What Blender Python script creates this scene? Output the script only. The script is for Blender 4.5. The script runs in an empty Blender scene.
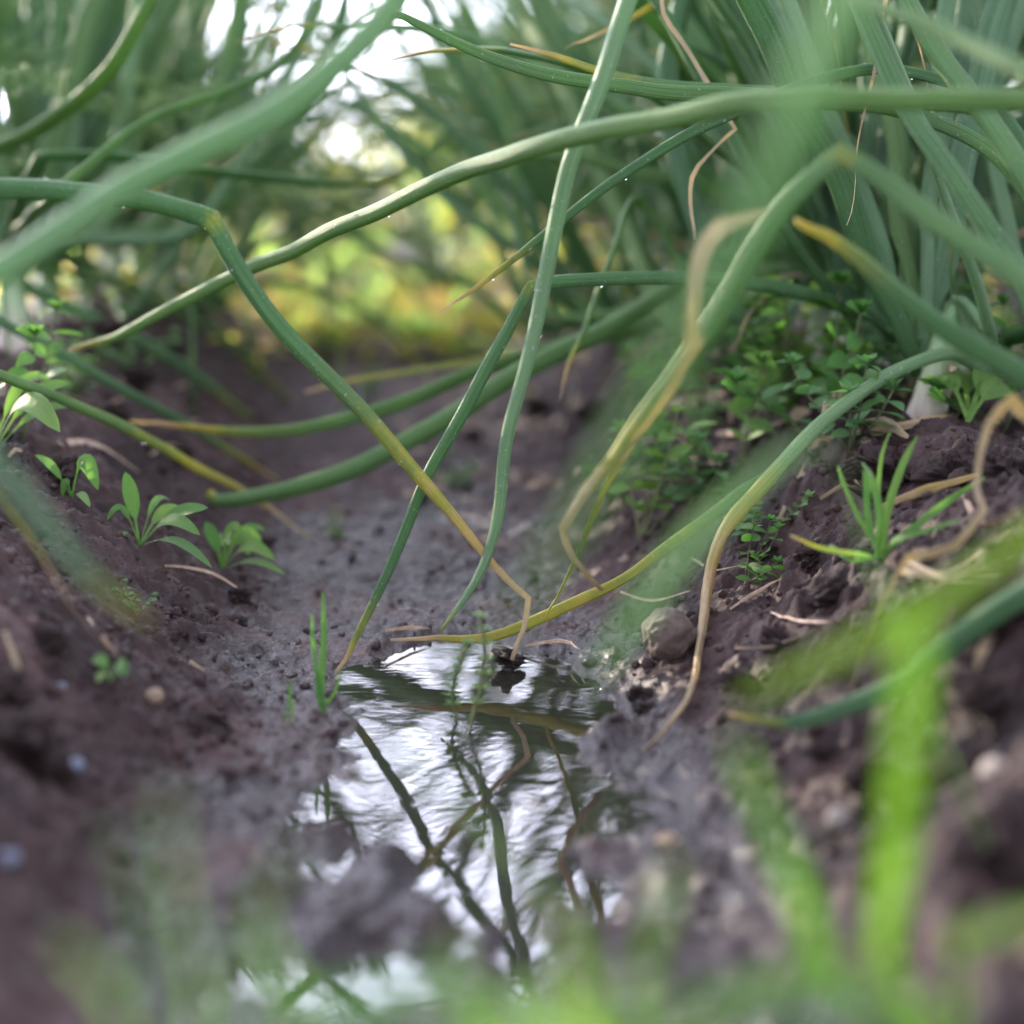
import bpy, math, random
import numpy as np
from mathutils import Vector, Matrix, noise as mnoise
random.seed(7); np.random.seed(7)
S = bpy.context.scene
COL = S.collection
PI = math.pi

# ------------------------------------------------------------------ camera
F = 1707.0; CAMZ = 0.22; PITCH = math.atan(337/F); FOCUS = 0.78
cp, sp = math.cos(PITCH), math.sin(PITCH)
cd = bpy.data.cameras.new('camera'); cam = bpy.data.objects.new('camera', cd); COL.objects.link(cam)
cam.location = (0, 0, CAMZ); cam.rotation_euler = (PI/2-PITCH, 0, 0)
cd.sensor_width = 36; cd.lens = 60; cd.clip_start = 0.01; cd.clip_end = 500
cd.dof.use_dof = True; cd.dof.focus_distance = FOCUS; cd.dof.aperture_fstop = 3.6; cd.dof.aperture_blades = 0
S.camera = cam

def P(px, py, d):
    a = (px-512)/F*d; b = -(py-512)/F*d
    return Vector((a, d*cp + b*sp, CAMZ - d*sp + b*cp))

# ------------------------------------------------------------------ noise and terrain
_perm = np.random.RandomState(3).permutation(256); _perm = np.concatenate([_perm, _perm])
_ang = np.random.RandomState(5).rand(256)*2*PI
def pn(x, y, seed=0):
    x = np.asarray(x, float)+seed*17.31; y = np.asarray(y, float)+seed*9.77
    xi = np.floor(x).astype(int); yi = np.floor(y).astype(int); xf = x-xi; yf = y-yi
    def g(i, j, dx, dy):
        a = _ang[_perm[(_perm[i & 255] + j) & 255]]
        return np.cos(a)*dx + np.sin(a)*dy
    u = xf*xf*xf*(xf*(xf*6-15)+10); v = yf*yf*yf*(yf*(yf*6-15)+10)
    a = g(xi, yi, xf, yf); b = g(xi+1, yi, xf-1, yf); c = g(xi, yi+1, xf, yf-1); d = g(xi+1, yi+1, xf-1, yf-1)
    return ((a*(1-u)+b*u)*(1-v)+(c*(1-u)+d*u)*v)*1.5
def ss(a, b, x):
    t = np.clip((x-a)/(b-a), 0, 1); return t*t*(3-2*t)
def xc(y):
    y = np.asarray(y, float)
    return np.where(y < .6, -.020, -.020 - .085*(np.minimum(y, 40)-.6))
def gpix(px, py, z=0.0):
    # ground point seen at a pixel
    for_d = 1.0; a = P(px, py, 1.0) - Vector((0, 0, CAMZ)); k = (z-CAMZ)/a.z
    return a.x*k, a.y*k
_tab = [(642, 440, 480), (655, 395, 540), (680, 355, 575), (720, 350, 600), (800, 325, 610), (900, 300, 605), (980, 240, 570), (1060, 200, 560)]
_ty, _tl, _tr = [], [], []
for py, l, r in _tab:
    xl, y0 = gpix(l, py); xr, _ = gpix(r, py); _ty.append(y0); _tl.append(xl); _tr.append(xr)
_ty, _tl, _tr = _ty[::-1], _tl[::-1], _tr[::-1]
YEND = gpix(400, 992)[1]
_isl = []
for px, py, rx, ry, hh in [(385, 878, .013, .022, .013), (430, 930, .016, .012, .011), (350, 945, .02, .012, .012), (560, 925, .012, .012, .010),
                           (600, 960, .02, .02, .012), (508, 668, .005, .006, .007), (470, 975, .02, .009, .010), (360, 915, .012, .010, .010), (420, 905, .010, .008, .008), (330, 840, .008, .010, .008), (545, 800, .010, .010, .007), (610, 740, .012, .012, .007), (380, 700, .006, .008, .006), (280, 900, .02, .015, .01), (500, 940, .008, .006, .008), (590, 860, .008, .012, .008)]:
    gx, gy = gpix(px, py); _isl.append((gx, gy, rx, ry, hh))
def H(x, y, fine=True):
    x = np.asarray(x, float); y = np.asarray(y, float)
    u = x - xc(y) + .012*pn(x*3, y*5, 9)
    a = np.abs(((u+.27) % .54)-.27)
    rise = ss(.065, .25, a)
    h = .090*rise + .005 + .012*ss(.95, 1.25, y)
    m = .26 + .74*ss(.05, .16, a)
    h = h + m*(.010*pn(x*9, y*9, 1) + .009*pn(x*24, y*24, 2) + .0055*pn(x*55, y*55, 3))
    yy = np.clip(y, _ty[0], _ty[-1]); l = np.interp(yy, _ty, _tl); r = np.interp(yy, _ty, _tr)
    s = np.minimum(x-l, r-x); s = np.minimum(s, (_ty[-1]-y)*1.0); s = np.minimum(s, (y-YEND)*1.0); s = np.where(np.abs(u) < .27, s, -1)
    s = s + .012*pn(x*30, y*18, 12) + .006*pn(x*80, y*60, 13)
    wetz = 1-ss(.10, .16, a)
    h = h - .0100*ss(-.030, .020, s)*wetz + .0016*ss(0, .03, s)*pn(x*46, y*34, 41) + .0018*np.exp(-((s+.002)/.012)**2)*pn(x*150, y*70, 15)*wetz*(ss(-.05, -.01, s))
    for gx, gy, rx, ry, hh in _isl:
        q = ((x-gx)/rx)**2 + ((y-gy)/ry)**2
        h = h + hh*np.exp(-q*1.2)*(1+.5*pn(x*90, y*90, 14))
    if fine:
        k = .55+.45*m
        b = 1-np.abs(pn(x*70+.6*pn(x*40, y*40, 4), y*70, 5))*2.2
        h = h + k*.0030*(b-.5)*m
        n1 = pn(x*140, y*140, 6); h = h + k*.0020*n1
        c = pn(x*95, y*95, 17); h = h + m*.0045*np.maximum(c-.30, 0)*2      # little lumps
        h = h - m*.006*np.maximum(pn(x*42, y*42, 21)-.36, 0)*2               # pits
        h = h + k*.0013*pn(x*330, y*330, 7) + k*.0007*pn(x*700, y*700, 8)
    return h
def hz(x, y): return float(H(np.array([x]), np.array([y]))[0])

# ------------------------------------------------------------------ object helpers
def tag(o, label=None, cat=None, group=None, kind=None):
    if label: o['label'] = label
    if cat: o['category'] = cat
    if group: o['group'] = group
    if kind: o['kind'] = kind
    return o
def empty(name, loc, label, cat, group=None, rz=0.0):
    o = bpy.data.objects.new(name, None); o.empty_display_size = .02; COL.objects.link(o)
    o.location = loc; o.rotation_euler = (0, 0, rz)
    return tag(o, label, cat, group)
def mkmesh(name, V, Fc, mat, attrs=None, smooth=True):
    me = bpy.data.meshes.new(name)
    me.from_pydata([tuple(v) for v in V], [], Fc); me.update()
    if attrs:
        for k, arr in attrs.items():
            a = me.attributes.new(k, 'FLOAT', 'POINT'); a.data.foreach_set('value', np.asarray(arr, np.float32))
    if smooth: me.polygons.foreach_set('use_smooth', [True]*len(me.polygons))
    me.materials.append(mat)
    return me
def link(name, me, parent=None, loc=None):
    o = bpy.data.objects.new(name, me); COL.objects.link(o)
    if parent: o.parent = parent
    if loc is not None: o.location = loc
    return o
def copy_tree(o, parent=None):
    c = o.copy(); COL.objects.link(c); c.parent = parent
    for ch in o.children: copy_tree(ch, c)
    return c

class MB:
    def __init__(s): s.V = []; s.F = []; s.dry = []; s.tt = []; s.ar = []
    def tube(s, pts, ra, rb=None, dry=None, sides=10, side_hint=None, twist=0.0, cap=True, rib=0.0, t0=0, t1=1, groove=0.0):
        """pts list of Vector; ra widths radius list; rb thickness radius list"""
        n = len(pts); rb = rb or ra; dry = dry or [0]*n
        b0 = len(s.V)
        T = []
        for i in range(n):
            a = pts[max(i-1, 0)]; b = pts[min(i+1, n-1)]; t = (b-a)
            T.append(t.normalized() if t.length > 1e-9 else Vector((0, 0, 1)))
        h = side_hint or Vector((0, 1, 0))
        N = (h - T[0]*h.dot(T[0]))
        if N.length < 1e-3: N = Vector((1, 0, 0)).cross(T[0])
        N.normalize()
        for i in range(n):
            N = N - T[i]*N.dot(T[i]); N.normalize(); B = T[i].cross(N)
            tw = twist*i/max(n-1, 1)
            for k in range(sides):
                an = 2*PI*k/sides; ca, sa = math.cos(an), math.sin(an)
                g = 1.0 - groove*max(0, math.sin(an))**3
                if dry[i] > .45: q_ = (dry[i]-.45); g *= 1+q_*1.1*math.sin(3*an+i*.21); 
                ct, st = math.cos(tw), math.sin(tw)
                bx = ca*ra[i]*(1+(.35*max(0, dry[i]-.4)*mnoise.noise(Vector((i*.45, ca*2, sa*2))))); ny = sa*rb[i]*g
                s.V.append(pts[i] + B*(bx*ct-ny*st) + N*(bx*st+ny*ct))
                s.dry.append(dry[i]); s.tt.append(t0+(t1-t0)*i/(n-1)); s.ar.append(k/sides)
        for i in range(n-1):
            for k in range(sides):
                a = b0+i*sides+k; b = b0+i*sides+(k+1) % sides
                s.F.append((a, b, b+sides, a+sides))
        if cap:
            s.F.append(tuple(b0+k for k in range(sides))[::-1]); e = b0+(n-1)*sides; s.F.append(tuple(e+k for k in range(sides)))
    def ribbon(s, pts, w, dry=None, up=Vector((0, 0, 1)), fold=.25, twist=0.0, t0=0, t1=1):
        """flat grass-like blade with a folded midrib and thin body"""
        n = len(pts); dry = dry or [0]*n; b0 = len(s.V)
        for i in range(n):
            t = (pts[min(i+1, n-1)]-pts[max(i-1, 0)])
            t = t.normalized() if t.length > 1e-9 else Vector((0, 0, 1))
            B = t.cross(up)
            if B.length < .05: B = t.cross(Vector((0, 1, 0)))
            B.normalize(); N = B.cross(t)
            if twist:
                R = Matrix.Rotation(twist*i/(n-1), 3, t); B = R@B; N = R@N
            hw = w[i]
            for q, (cx, cy) in enumerate(((-1, fold), (-.5, fold*.42), (0, 0), (.5, fold*.42), (1, fold))):
                s.V.append(pts[i]+B*cx*hw+N*cy*hw); s.dry.append(dry[i]); s.tt.append(t0+(t1-t0)*i/(n-1)); s.ar.append(q*.25)
        for i in range(n-1):
            for q in range(4):
                a = b0+i*5+q; s.F.append((a, a+1, a+6, a+5))
    def leafoval(s, base, d, nrm, L, W, dry=0.0, curl=.2, seg=6, point=1.0):
        """an oval leaf blade, cupped, with real outline"""
        d = d.normalized(); B = d.cross(nrm)
        if B.length < .05: B = d.cross(Vector((1, 0, .2)))
        B.normalize(); N = B.cross(d); pts = []; w = []
        for i in range(seg+1):
            t = i/seg; pts.append(base + d*L*t + N*(-curl*L*t*t)); w.append(max(W*.06, W*(math.sin(PI*min(1, t**.85))**.8)*(1 if t < 1 else .05)) if 0 < t < 1 else W*.06)
        s.ribbon(pts, w, [dry]*(seg+1), up=N, fold=.22)
    def build(s, name, mat, parent=None, origin=None, sub=0):
        if origin is not None: s.V = [v-origin for v in s.V]
        me = mkmesh(name, s.V, s.F, mat, {'dry': s.dry, 'tt': s.tt, 'ar': s.ar})
        o = link(name, me, parent)
        return o

def spline(wp, step=.006, kinks=()):
    """wp list of rows [Vector, a, b, ...]; centripetal-like catmull through points, corners at kinks"""
    out = []
    n = len(wp)
    for i in range(n-1):
        p1, p2 = wp[i], wp[i+1]
        p0 = wp[i-1] if i > 0 and i not in kinks else None
        p3 = wp[i+2] if i+2 < n and (i+1) not in kinks else None
        L = (p2[0]-p1[0]).length
        m1 = (p2[0]-p0[0])*(L/max(1e-6, (p2[0]-p1[0]).length+(p1[0]-p0[0]).length)) if p0 else (p2[0]-p1[0])
        m2 = (p3[0]-p1[0])*(L/max(1e-6, (p2[0]-p1[0]).length+(p3[0]-p2[0]).length)) if p3 else (p2[0]-p1[0])
        k = max(2, int(L/step))
        for j in range(k):
            t = j/k; t2 = t*t; t3 = t2*t
            v = p1[0]*(2*t3-3*t2+1)+m1*(t3-2*t2+t)+p2[0]*(-2*t3+3*t2)+m2*(t3-t2)
            out.append([v]+[p1[q]*(1-t)+p2[q]*t for q in range(1, len(p1))]+[(i if j == 0 else None)])
    out.append([wp[-1][0]]+list(wp[-1][1:])+[n-1])
    return out

# ------------------------------------------------------------------ materials
def newmat(name):
    m = bpy.data.materials.new(name); m.use_nodes = True; nt = m.node_tree
    for n in list(nt.nodes): nt.nodes.remove(n)
    return m, nt, nt.nodes, nt.links
def nd(ns, t, **k):
    n = ns.new(t)
    for a, v in k.items():
        if a.startswith('i_'): n.inputs[a[2:]].default_value = v
        else: setattr(n, a, v)
    return n
def ramp(ns, stops, interp='LINEAR'):
    r = ns.new('ShaderNodeValToRGB'); r.color_ramp.interpolation = interp; e = r.color_ramp.elements
    while len(e) > 1: e.remove(e[-1])
    for i, (p, c) in enumerate(stops):
        if i == 0: e[0].position = p; el = e[0]
        else: el = e.new(p)
        el.color = (*c, 1) if len(c) == 3 else c
    return r
def noise_n(ns, ls, vec, scale, detail=3, rough=.55, dist=0):
    n = nd(ns, 'ShaderNodeTexNoise'); n.inputs['Scale'].default_value = scale; n.inputs['Detail'].default_value = detail
    n.inputs['Roughness'].default_value = rough; n.inputs['Distortion'].default_value = dist
    if vec: ls.new(vec, n.inputs['Vector'])
    return n
def mixc(ns, ls, f, a, b, bt='MIX'):
    n = ns.new('ShaderNodeMix'); n.data_type = 'RGBA'; n.blend_type = bt
    def put(s, v):
        if hasattr(v, 'is_output'): ls.new(v, s)
        else: s.default_value = v if not isinstance(v, tuple) or len(v) == 4 else (*v, 1)
    put(n.inputs[0], f); put(n.inputs[6], a); put(n.inputs[7], b)
    return n.outputs[2]
def leaf_mat(name, g1, g2, yel=(.32, .30, .045), orange=(.43, .30, .15), tan=(.52, .42, .30), bloom=.35, rough=.42, trans=.25, stripes=60, ttbase=None, specks=0.0, tcol=1.6, tb=.7):
    m, nt, ns, ls = newmat(name)
    out = nd(ns, 'ShaderNodeOutputMaterial')
    dry = nd(ns, 'ShaderNodeAttribute', attribute_name='dry').outputs['Fac']
    tt = nd(ns, 'ShaderNodeAttribute', attribute_name='tt').outputs['Fac']
    ar = nd(ns, 'ShaderNodeAttribute', attribute_name='ar').outputs['Fac']
    tc = nd(ns, 'ShaderNodeTexCoord').outputs['Object']
    oi = nd(ns, 'ShaderNodeObjectInfo').outputs['Random']
    comb = nd(ns, 'ShaderNodeCombineXYZ')
    # wrap the around-coordinate so the stripes have no seam
    sn = nd(ns, 'ShaderNodeMath', operation='SINE'); m1 = nd(ns, 'ShaderNodeMath', operation='MULTIPLY'); m1.inputs[1].default_value = 2*PI
    ls.new(ar, m1.inputs[0]); ls.new(m1.outputs[0], sn.inputs[0])
    cs = nd(ns, 'ShaderNodeMath', operation='COSINE'); ls.new(m1.outputs[0], cs.inputs[0])
    ad = nd(ns, 'ShaderNodeMath', operation='MULTIPLY_ADD'); ls.new(tt, ad.inputs[0]); ad.inputs[1].default_value = .45; 
    oim = nd(ns, 'ShaderNodeMath', operation='MULTIPLY'); ls.new(oi, oim.inputs[0]); oim.inputs[1].default_value = 7; ls.new(oim.outputs[0], ad.inputs[2])
    ls.new(sn.outputs[0], comb.inputs[0]); ls.new(cs.outputs[0], comb.inputs[1]); ls.new(ad.outputs[0], comb.inputs[2])
    st = noise_n(ns, ls, comb.outputs[0], stripes*.17, 4, .68)
    big = noise_n(ns, ls, tc, 28, 4, .6); fine = noise_n(ns, ls, tc, 420, 3, .6)
    c = mixc(ns, ls, big.outputs['Fac'], g1, g2)
    hs = nd(ns, 'ShaderNodeHueSaturation'); ls.new(c, hs.inputs['Color'])
    mr = nd(ns, 'ShaderNodeMapRange'); ls.new(oi, mr.inputs[0]); mr.inputs[3].default_value = .475; mr.inputs[4].default_value = .525; ls.new(mr.outputs[0], hs.inputs['Hue'])
    mr2 = nd(ns, 'ShaderNodeMapRange'); ls.new(oim.outputs[0], mr2.inputs[0]); mr2.inputs[2].default_value = 7; mr2.inputs[3].default_value = 1.25; mr2.inputs[4].default_value = .75; ls.new(mr2.outputs[0], hs.inputs['Value'])
    c = hs.outputs[0]
    r1 = ramp(ns, [(.35, (0, 0, 0)), (.65, (1, 1, 1))]); ls.new(st.outputs['Fac'], r1.inputs[0])
    mb = nd(ns, 'ShaderNodeMath', operation='MULTIPLY'); ls.new(r1.outputs[0], mb.inputs[0]); mb.inputs[1].default_value = bloom
    c = mixc(ns, ls, mb.outputs[0], c, (.24, .36, .25))
    if stripes < 90:
        mud = noise_n(ns, ls, tc, 75, 5, .75); mur = ramp(ns, [(.66, (0, 0, 0)), (.74, (1, 1, 1))]); ls.new(mud.outputs['Fac'], mur.inputs[0]); mum = nd(ns, 'ShaderNodeMath', operation='MULTIPLY'); ls.new(mur.outputs[0], mum.inputs[0]); mum.inputs[1].default_value = .45
        c = mixc(ns, ls, mum.outputs[0], c, (.17, .15, .10))
    # dryness, broken up by noise
    nb = nd(ns, 'ShaderNodeMath', operation='ADD'); ls.new(noise_n(ns, ls, tc, 90, 4, .7).outputs['Fac'], nb.inputs[0]); ls.new(st.outputs['Fac'], nb.inputs[1])
    nz = nd(ns, 'ShaderNodeMath', operation='MULTIPLY_ADD'); ls.new(nb.outputs[0], nz.inputs[0]); nz.inputs[1].default_value = .8; nz.inputs[2].default_value = -.80
    msk = nd(ns, 'ShaderNodeMath', operation='MULTIPLY'); ls.new(nz.outputs[0], msk.inputs[0])
    r0 = ramp(ns, [(0.0, (0, 0, 0)), (.15, (1, 1, 1))]); ls.new(dry, r0.inputs[0]); ls.new(r0.outputs[0], msk.inputs[1])
    da = nd(ns, 'ShaderNodeMath', operation='ADD', use_clamp=True); ls.new(dry, da.inputs[0]); ls.new(msk.outputs[0], da.inputs[1])
    fr = ramp(ns, [(0, (0, 0, 0)), (.33, (1, 1, 1))]); ls.new(da.outputs[0], fr.inputs[0])
    dr = ramp(ns, [(.0, yel), (.38, yel), (.62, orange), (.85, tan), (1, tuple(v*.8 for v in tan))]); ls.new(da.outputs[0], dr.inputs[0])
    dcol = mixc(ns, ls, .35, dr.outputs[0], st.outputs['Color'], 'OVERLAY') if False else dr.outputs[0]
    c = mixc(ns, ls, fr.outputs[0], c, dcol)
    rv = ramp(ns, [(.32, (.42, .46, .42)), (.68, (1.3, 1.25, 1.2))]); ls.new(st.outputs['Fac'], rv.inputs[0])
    c = mixc(ns, ls, .55, c, rv.outputs[0], 'MULTIPLY')
    if specks:
        sp_ = noise_n(ns, ls, tc, 900, 1, .5); rs = ramp(ns, [(.70, (0, 0, 0)), (.76, (1, 1, 1))]); ls.new(sp_.outputs['Fac'], rs.inputs[0])
        ms = nd(ns, 'ShaderNodeMath', operation='MULTIPLY'); ls.new(rs.outputs[0], ms.inputs[0]); ms.inputs[1].default_value = specks
        c = mixc(ns, ls, ms.outputs[0], c, (.45, .52, .5))
    bs = nd(ns, 'ShaderNodeBsdfPrincipled'); ls.new(c, bs.inputs['Base Color']); bs.inputs['Specular IOR Level'].default_value = .35
    rr = nd(ns, 'ShaderNodeMapRange'); ls.new(fine.outputs['Fac'], rr.inputs[0]); rr.inputs[3].default_value = rough-.04; rr.inputs[4].default_value = rough+.22; ls.new(rr.outputs[0], bs.inputs['Roughness'])
    bp = nd(ns, 'ShaderNodeBump'); bp.inputs['Strength'].default_value = .5; bp.inputs['Distance'].default_value = .0018; ls.new(st.outputs['Fac'], bp.inputs['Height'])
    bp2 = nd(ns, 'ShaderNodeBump'); bp2.inputs['Strength'].default_value = .35; bp2.inputs['Distance'].default_value = .0006; ls.new(fine.outputs['Fac'], bp2.inputs['Height']); ls.new(bp.outputs[0], bp2.inputs['Normal'])
    ls.new(bp2.outputs[0], bs.inputs['Normal'])
    tr = nd(ns, 'ShaderNodeBsdfTranslucent'); tcn = mixc(ns, ls, 1.0, c, (tcol*.95, tcol*1.0, tcol*tb), 'MULTIPLY'); ls.new(tcn, tr.inputs['Color'])
    mx = nd(ns, 'ShaderNodeMixShader'); mx.inputs[0].default_value = trans; ls.new(bs.outputs[0], mx.inputs[1]); ls.new(tr.outputs[0], mx.inputs[2])
    ls.new(mx.outputs[0], out.inputs['Surface'])
    return m
M_onion = leaf_mat('onion_leaf', (.052, .132, .030), (.105, .215, .048), specks=.5, bloom=.25, trans=.38)
M_blue = leaf_mat('onion_leaf_glaucous', (.074, .165, .066), (.120, .235, .094), bloom=.42, specks=.7, trans=.36)
M_lime = leaf_mat('young_grass', (.060, .145, .007), (.11, .195, .010), bloom=.05, rough=.45, trans=.45, stripes=90)
M_weed = leaf_mat('weed_leaf', (.075, .18, .035), (.14, .28, .060), bloom=.04, trans=.4)
M_weedb = leaf_mat('weed_leaf_dusty', (.08, .20, .065), (.12, .25, .08), bloom=.15, trans=.35)
M_far = leaf_mat('far_foliage', (.16, .27, .10), (.34, .42, .17), bloom=.0, trans=.6, yel=(.62, .52, .12), orange=(.6, .36, .14), tcol=1.8, tb=.6)
M_dill = leaf_mat('dill_frond', (.12, .24, .07), (.20, .34, .10), bloom=.1, trans=.35)
M_stem = leaf_mat('weed_stem', (.10, .16, .05), (.16, .14, .07), bloom=.05, trans=.1)

def soil_mat(name, dark=1.0, wet=True):
    m, nt, ns, ls = newmat(name)
    out = nd(ns, 'ShaderNodeOutputMaterial'); tc = nd(ns, 'ShaderNodeTexCoord').outputs['Object']
    geo = nd(ns, 'ShaderNodeNewGeometry').outputs['Position']
    A = noise_n(ns, ls, tc, 16, 6, .62); B = noise_n(ns, ls, tc, 130, 6, .7); Cn = noise_n(ns, ls, tc, 620, 4, .65)
    r = ramp(ns, [(.30, (.018*dark, .010*dark, .009*dark)), (.5, (.041*dark, .0235*dark, .0215*dark)), (.70, (.088*dark, .055*dark, .048*dark))]); ls.new(A.outputs['Fac'], r.inputs[0])
    r2 = ramp(ns, [(.3, (.5, .5, .5)), (.5, (.9, .9, .9)), (.72, (1.7, 1.6, 1.55))]); ls.new(B.outputs['Fac'], r2.inputs[0])
    c = mixc(ns, ls, .9, r.outputs[0], r2.outputs[0], 'MULTIPLY')
    # pale grains
    v = nd(ns, 'ShaderNodeTexVoronoi'); v.inputs['Scale'].default_value = 260; ls.new(tc, v.inputs['Vector'])
    vr = ramp(ns, [(.0, (1, 1, 1)), (.14, (0, 0, 0))]); ls.new(v.outputs['Distance'], vr.inputs[0])
    vc = nd(ns, 'ShaderNodeSeparateColor'); ls.new(v.outputs['Color'], vc.inputs[0])
    gt = nd(ns, 'ShaderNodeMath', operation='GREATER_THAN'); ls.new(vc.outputs[0], gt.inputs[0]); gt.inputs[1].default_value = .86
    vm = nd(ns, 'ShaderNodeMath', operation='MULTIPLY'); ls.new(vr.outputs[0], vm.inputs[0]); ls.new(gt.outputs[0], vm.inputs[1])
    c = mixc(ns, ls, vm.outputs[0], c, (.24, .19, .17))
    bs = nd(ns, 'ShaderNodeBsdfPrincipled')
    sep = nd(ns, 'ShaderNodeSeparateXYZ'); ls.new(geo, sep.inputs[0])
    wn = nd(ns, 'ShaderNodeMath', operation='MULTIPLY_ADD'); ls.new(A.outputs['Fac'], wn.inputs[0]); wn.inputs[1].default_value = .030; wn.inputs[2].default_value = -.015
    wz = nd(ns, 'ShaderNodeMath', operation='ADD'); ls.new(sep.outputs[2], wz.inputs[0]); ls.new(wn.outputs[0], wz.inputs[1])
    wr = nd(ns, 'ShaderNodeMapRange', interpolation_type='SMOOTHSTEP'); ls.new(wz.outputs[0], wr.inputs[0])
    wr.inputs[1].default_value = .001; wr.inputs[2].default_value = .015; wr.inputs[3].default_value = 1; wr.inputs[4].default_value = 0
    wetf = wr.outputs[0]
    c = mixc(ns, ls, wetf, c, mixc(ns, ls, 1.0, c, (.60, .57, .57), 'MULTIPLY')) if wet else c
    ls.new(c, bs.inputs['Base Color'])
    rr = ramp(ns, [(.3, (.50, .50, .50)), (.7, (.85, .85, .85))]); ls.new(B.outputs['Fac'], rr.inputs[0])
    rw = ramp(ns, [(.35, (.05, .05, .05)), (.7, (.24, .24, .24))]); ls.new(B.outputs['Fac'], rw.inputs[0])
    ro = mixc(ns, ls, wetf, rr.outputs[0], rw.outputs[0]) if wet else rr.outputs[0]
    ls.new(ro, bs.inputs['Roughness']); sl = mixc(ns, ls, wetf, (.25, .25, .25), (.55, .55, .55)); ls.new(sl, bs.inputs['Specular IOR Level'])
    b1 = nd(ns, 'ShaderNodeBump'); b1.inputs['Strength'].default_value = .9; b1.inputs['Distance'].default_value = .0035; ls.new(B.outputs['Fac'], b1.inputs['Height'])
    b2 = nd(ns, 'ShaderNodeBump'); b2.inputs['Strength'].default_value = .7; b2.inputs['Distance'].default_value = .0009; ls.new(Cn.outputs['Fac'], b2.inputs['Height']); ls.new(b1.outputs[0], b2.inputs['Normal'])
    ls.new(b2.outputs[0], bs.inputs['Normal']); ls.new(bs.outputs[0], out.inputs['Surface'])
    return m
M_soil = soil_mat('moist_soil'); M_clod = soil_mat('clod_soil', 1.15)
def simple_mat(name, c1, c2, scale, rough=.7, bump=.001):
    m, nt, ns, ls = newmat(name); out = nd(ns, 'ShaderNodeOutputMaterial'); tc = nd(ns, 'ShaderNodeTexCoord').outputs['Object']
    A = noise_n(ns, ls, tc, scale, 6, .65); r = ramp(ns, [(.3, c1), (.7, c2)]); ls.new(A.outputs['Fac'], r.inputs[0])
    bs = nd(ns, 'ShaderNodeBsdfPrincipled'); ls.new(r.outputs[0], bs.inputs['Base Color']); bs.inputs['Roughness'].default_value = rough
    b = nd(ns, 'ShaderNodeBump'); b.inputs['Distance'].default_value = bump; b.inputs['Strength'].default_value = .8; ls.new(A.outputs['Fac'], b.inputs['Height']); ls.new(b.outputs[0], bs.inputs['Normal'])
    ls.new(bs.outputs[0], out.inputs['Surface']); return m
M_stone = simple_mat('brown_stone', (.08, .05, .04), (.20, .14, .11), 160, .6, .0012)
M_stoneb = simple_mat('blue_stone', (.13, .15, .22), (.28, .31, .40), 220, .5)
M_stonew = simple_mat('pale_stone', (.28, .23, .20), (.48, .42, .36), 220, .6)
M_straw = simple_mat('straw', (.20, .12, .07), (.46, .34, .24), 190, .65, .0008)
M_bark = simple_mat('bark', (.06, .045, .03), (.15, .11, .08), 30, .85, .01)
# onion neck: white to purple red skin
m, nt, ns, ls = newmat('onion_neck'); out = nd(ns, 'ShaderNodeOutputMaterial')
tt = nd(ns, 'ShaderNodeAttribute', attribute_name='tt').outputs['Fac']; tc = nd(ns, 'ShaderNodeTexCoord').outputs['Object']
mp = nd(ns, 'ShaderNodeMapping'); mp.inputs['Scale'].default_value = (300, 300, 22); ls.new(tc, mp.inputs[0])
A = noise_n(ns, ls, mp.outputs[0], 1, 4, .6); Bn = noise_n(ns, ls, tc, 35, 3)
aa = nd(ns, 'ShaderNodeMath', operation='MULTIPLY_ADD'); ls.new(Bn.outputs['Fac'], aa.inputs[0]); aa.inputs[1].default_value = .5; ls.new(tt, aa.inputs[2])
r = ramp(ns, [(.22, (.30, .22, .16)), (.38, (.26, .09, .12)), (.55, (.48, .42, .34)), (.8, (.34, .44, .24)), (1.1 if False else 1.0, (.14, .26, .10))]); ls.new(aa.outputs[0], r.inputs[0])
r2 = ramp(ns, [(.3, (.65, .65, .65)), (.7, (1.1, 1.1, 1.1))]); ls.new(A.outputs['Fac'], r2.inputs[0]); c = mixc(ns, ls, .8, r.outputs[0], r2.outputs[0], 'MULTIPLY')
bs = nd(ns, 'ShaderNodeBsdfPrincipled'); ls.new(c, bs.inputs['Base Color']); bs.inputs['Roughness'].default_value = .45
b = nd(ns, 'ShaderNodeBump'); b.inputs['Distance'].default_value = .001; ls.new(A.outputs['Fac'], b.inputs['Height']); ls.new(b.outputs[0], bs.inputs['Normal']); ls.new(bs.outputs[0], out.inputs['Surface'])
M_neck = m
# puddle water: murky, reflective
m, nt, ns, ls = newmat('puddle_water'); out = nd(ns, 'ShaderNodeOutputMaterial'); tc = nd(ns, 'ShaderNodeTexCoord').outputs['Object']
gl = nd(ns, 'ShaderNodeBsdfGlossy'); gl.inputs['Roughness'].default_value = .0; gl.inputs['Color'].default_value = (1, 1, 1, 1)
tp = nd(ns, 'ShaderNodeBsdfTransparent'); tp.inputs['Color'].default_value = (.62, .55, .50, 1)
df = nd(ns, 'ShaderNodeBsdfDiffuse'); df.inputs['Color'].default_value = (.05, .045, .035, 1)
fz = nd(ns, 'ShaderNodeFresnel'); fz.inputs['IOR'].default_value = 1.7
mpw = nd(ns, 'ShaderNodeMapping'); mpw.inputs['Scale'].default_value = (1, 1.6, 1); ls.new(tc, mpw.inputs[0]); n1 = noise_n(ns, ls, mpw.outputs[0], 38, 2, .5); n2 = noise_n(ns, ls, tc, 150, 2, .5)
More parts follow.
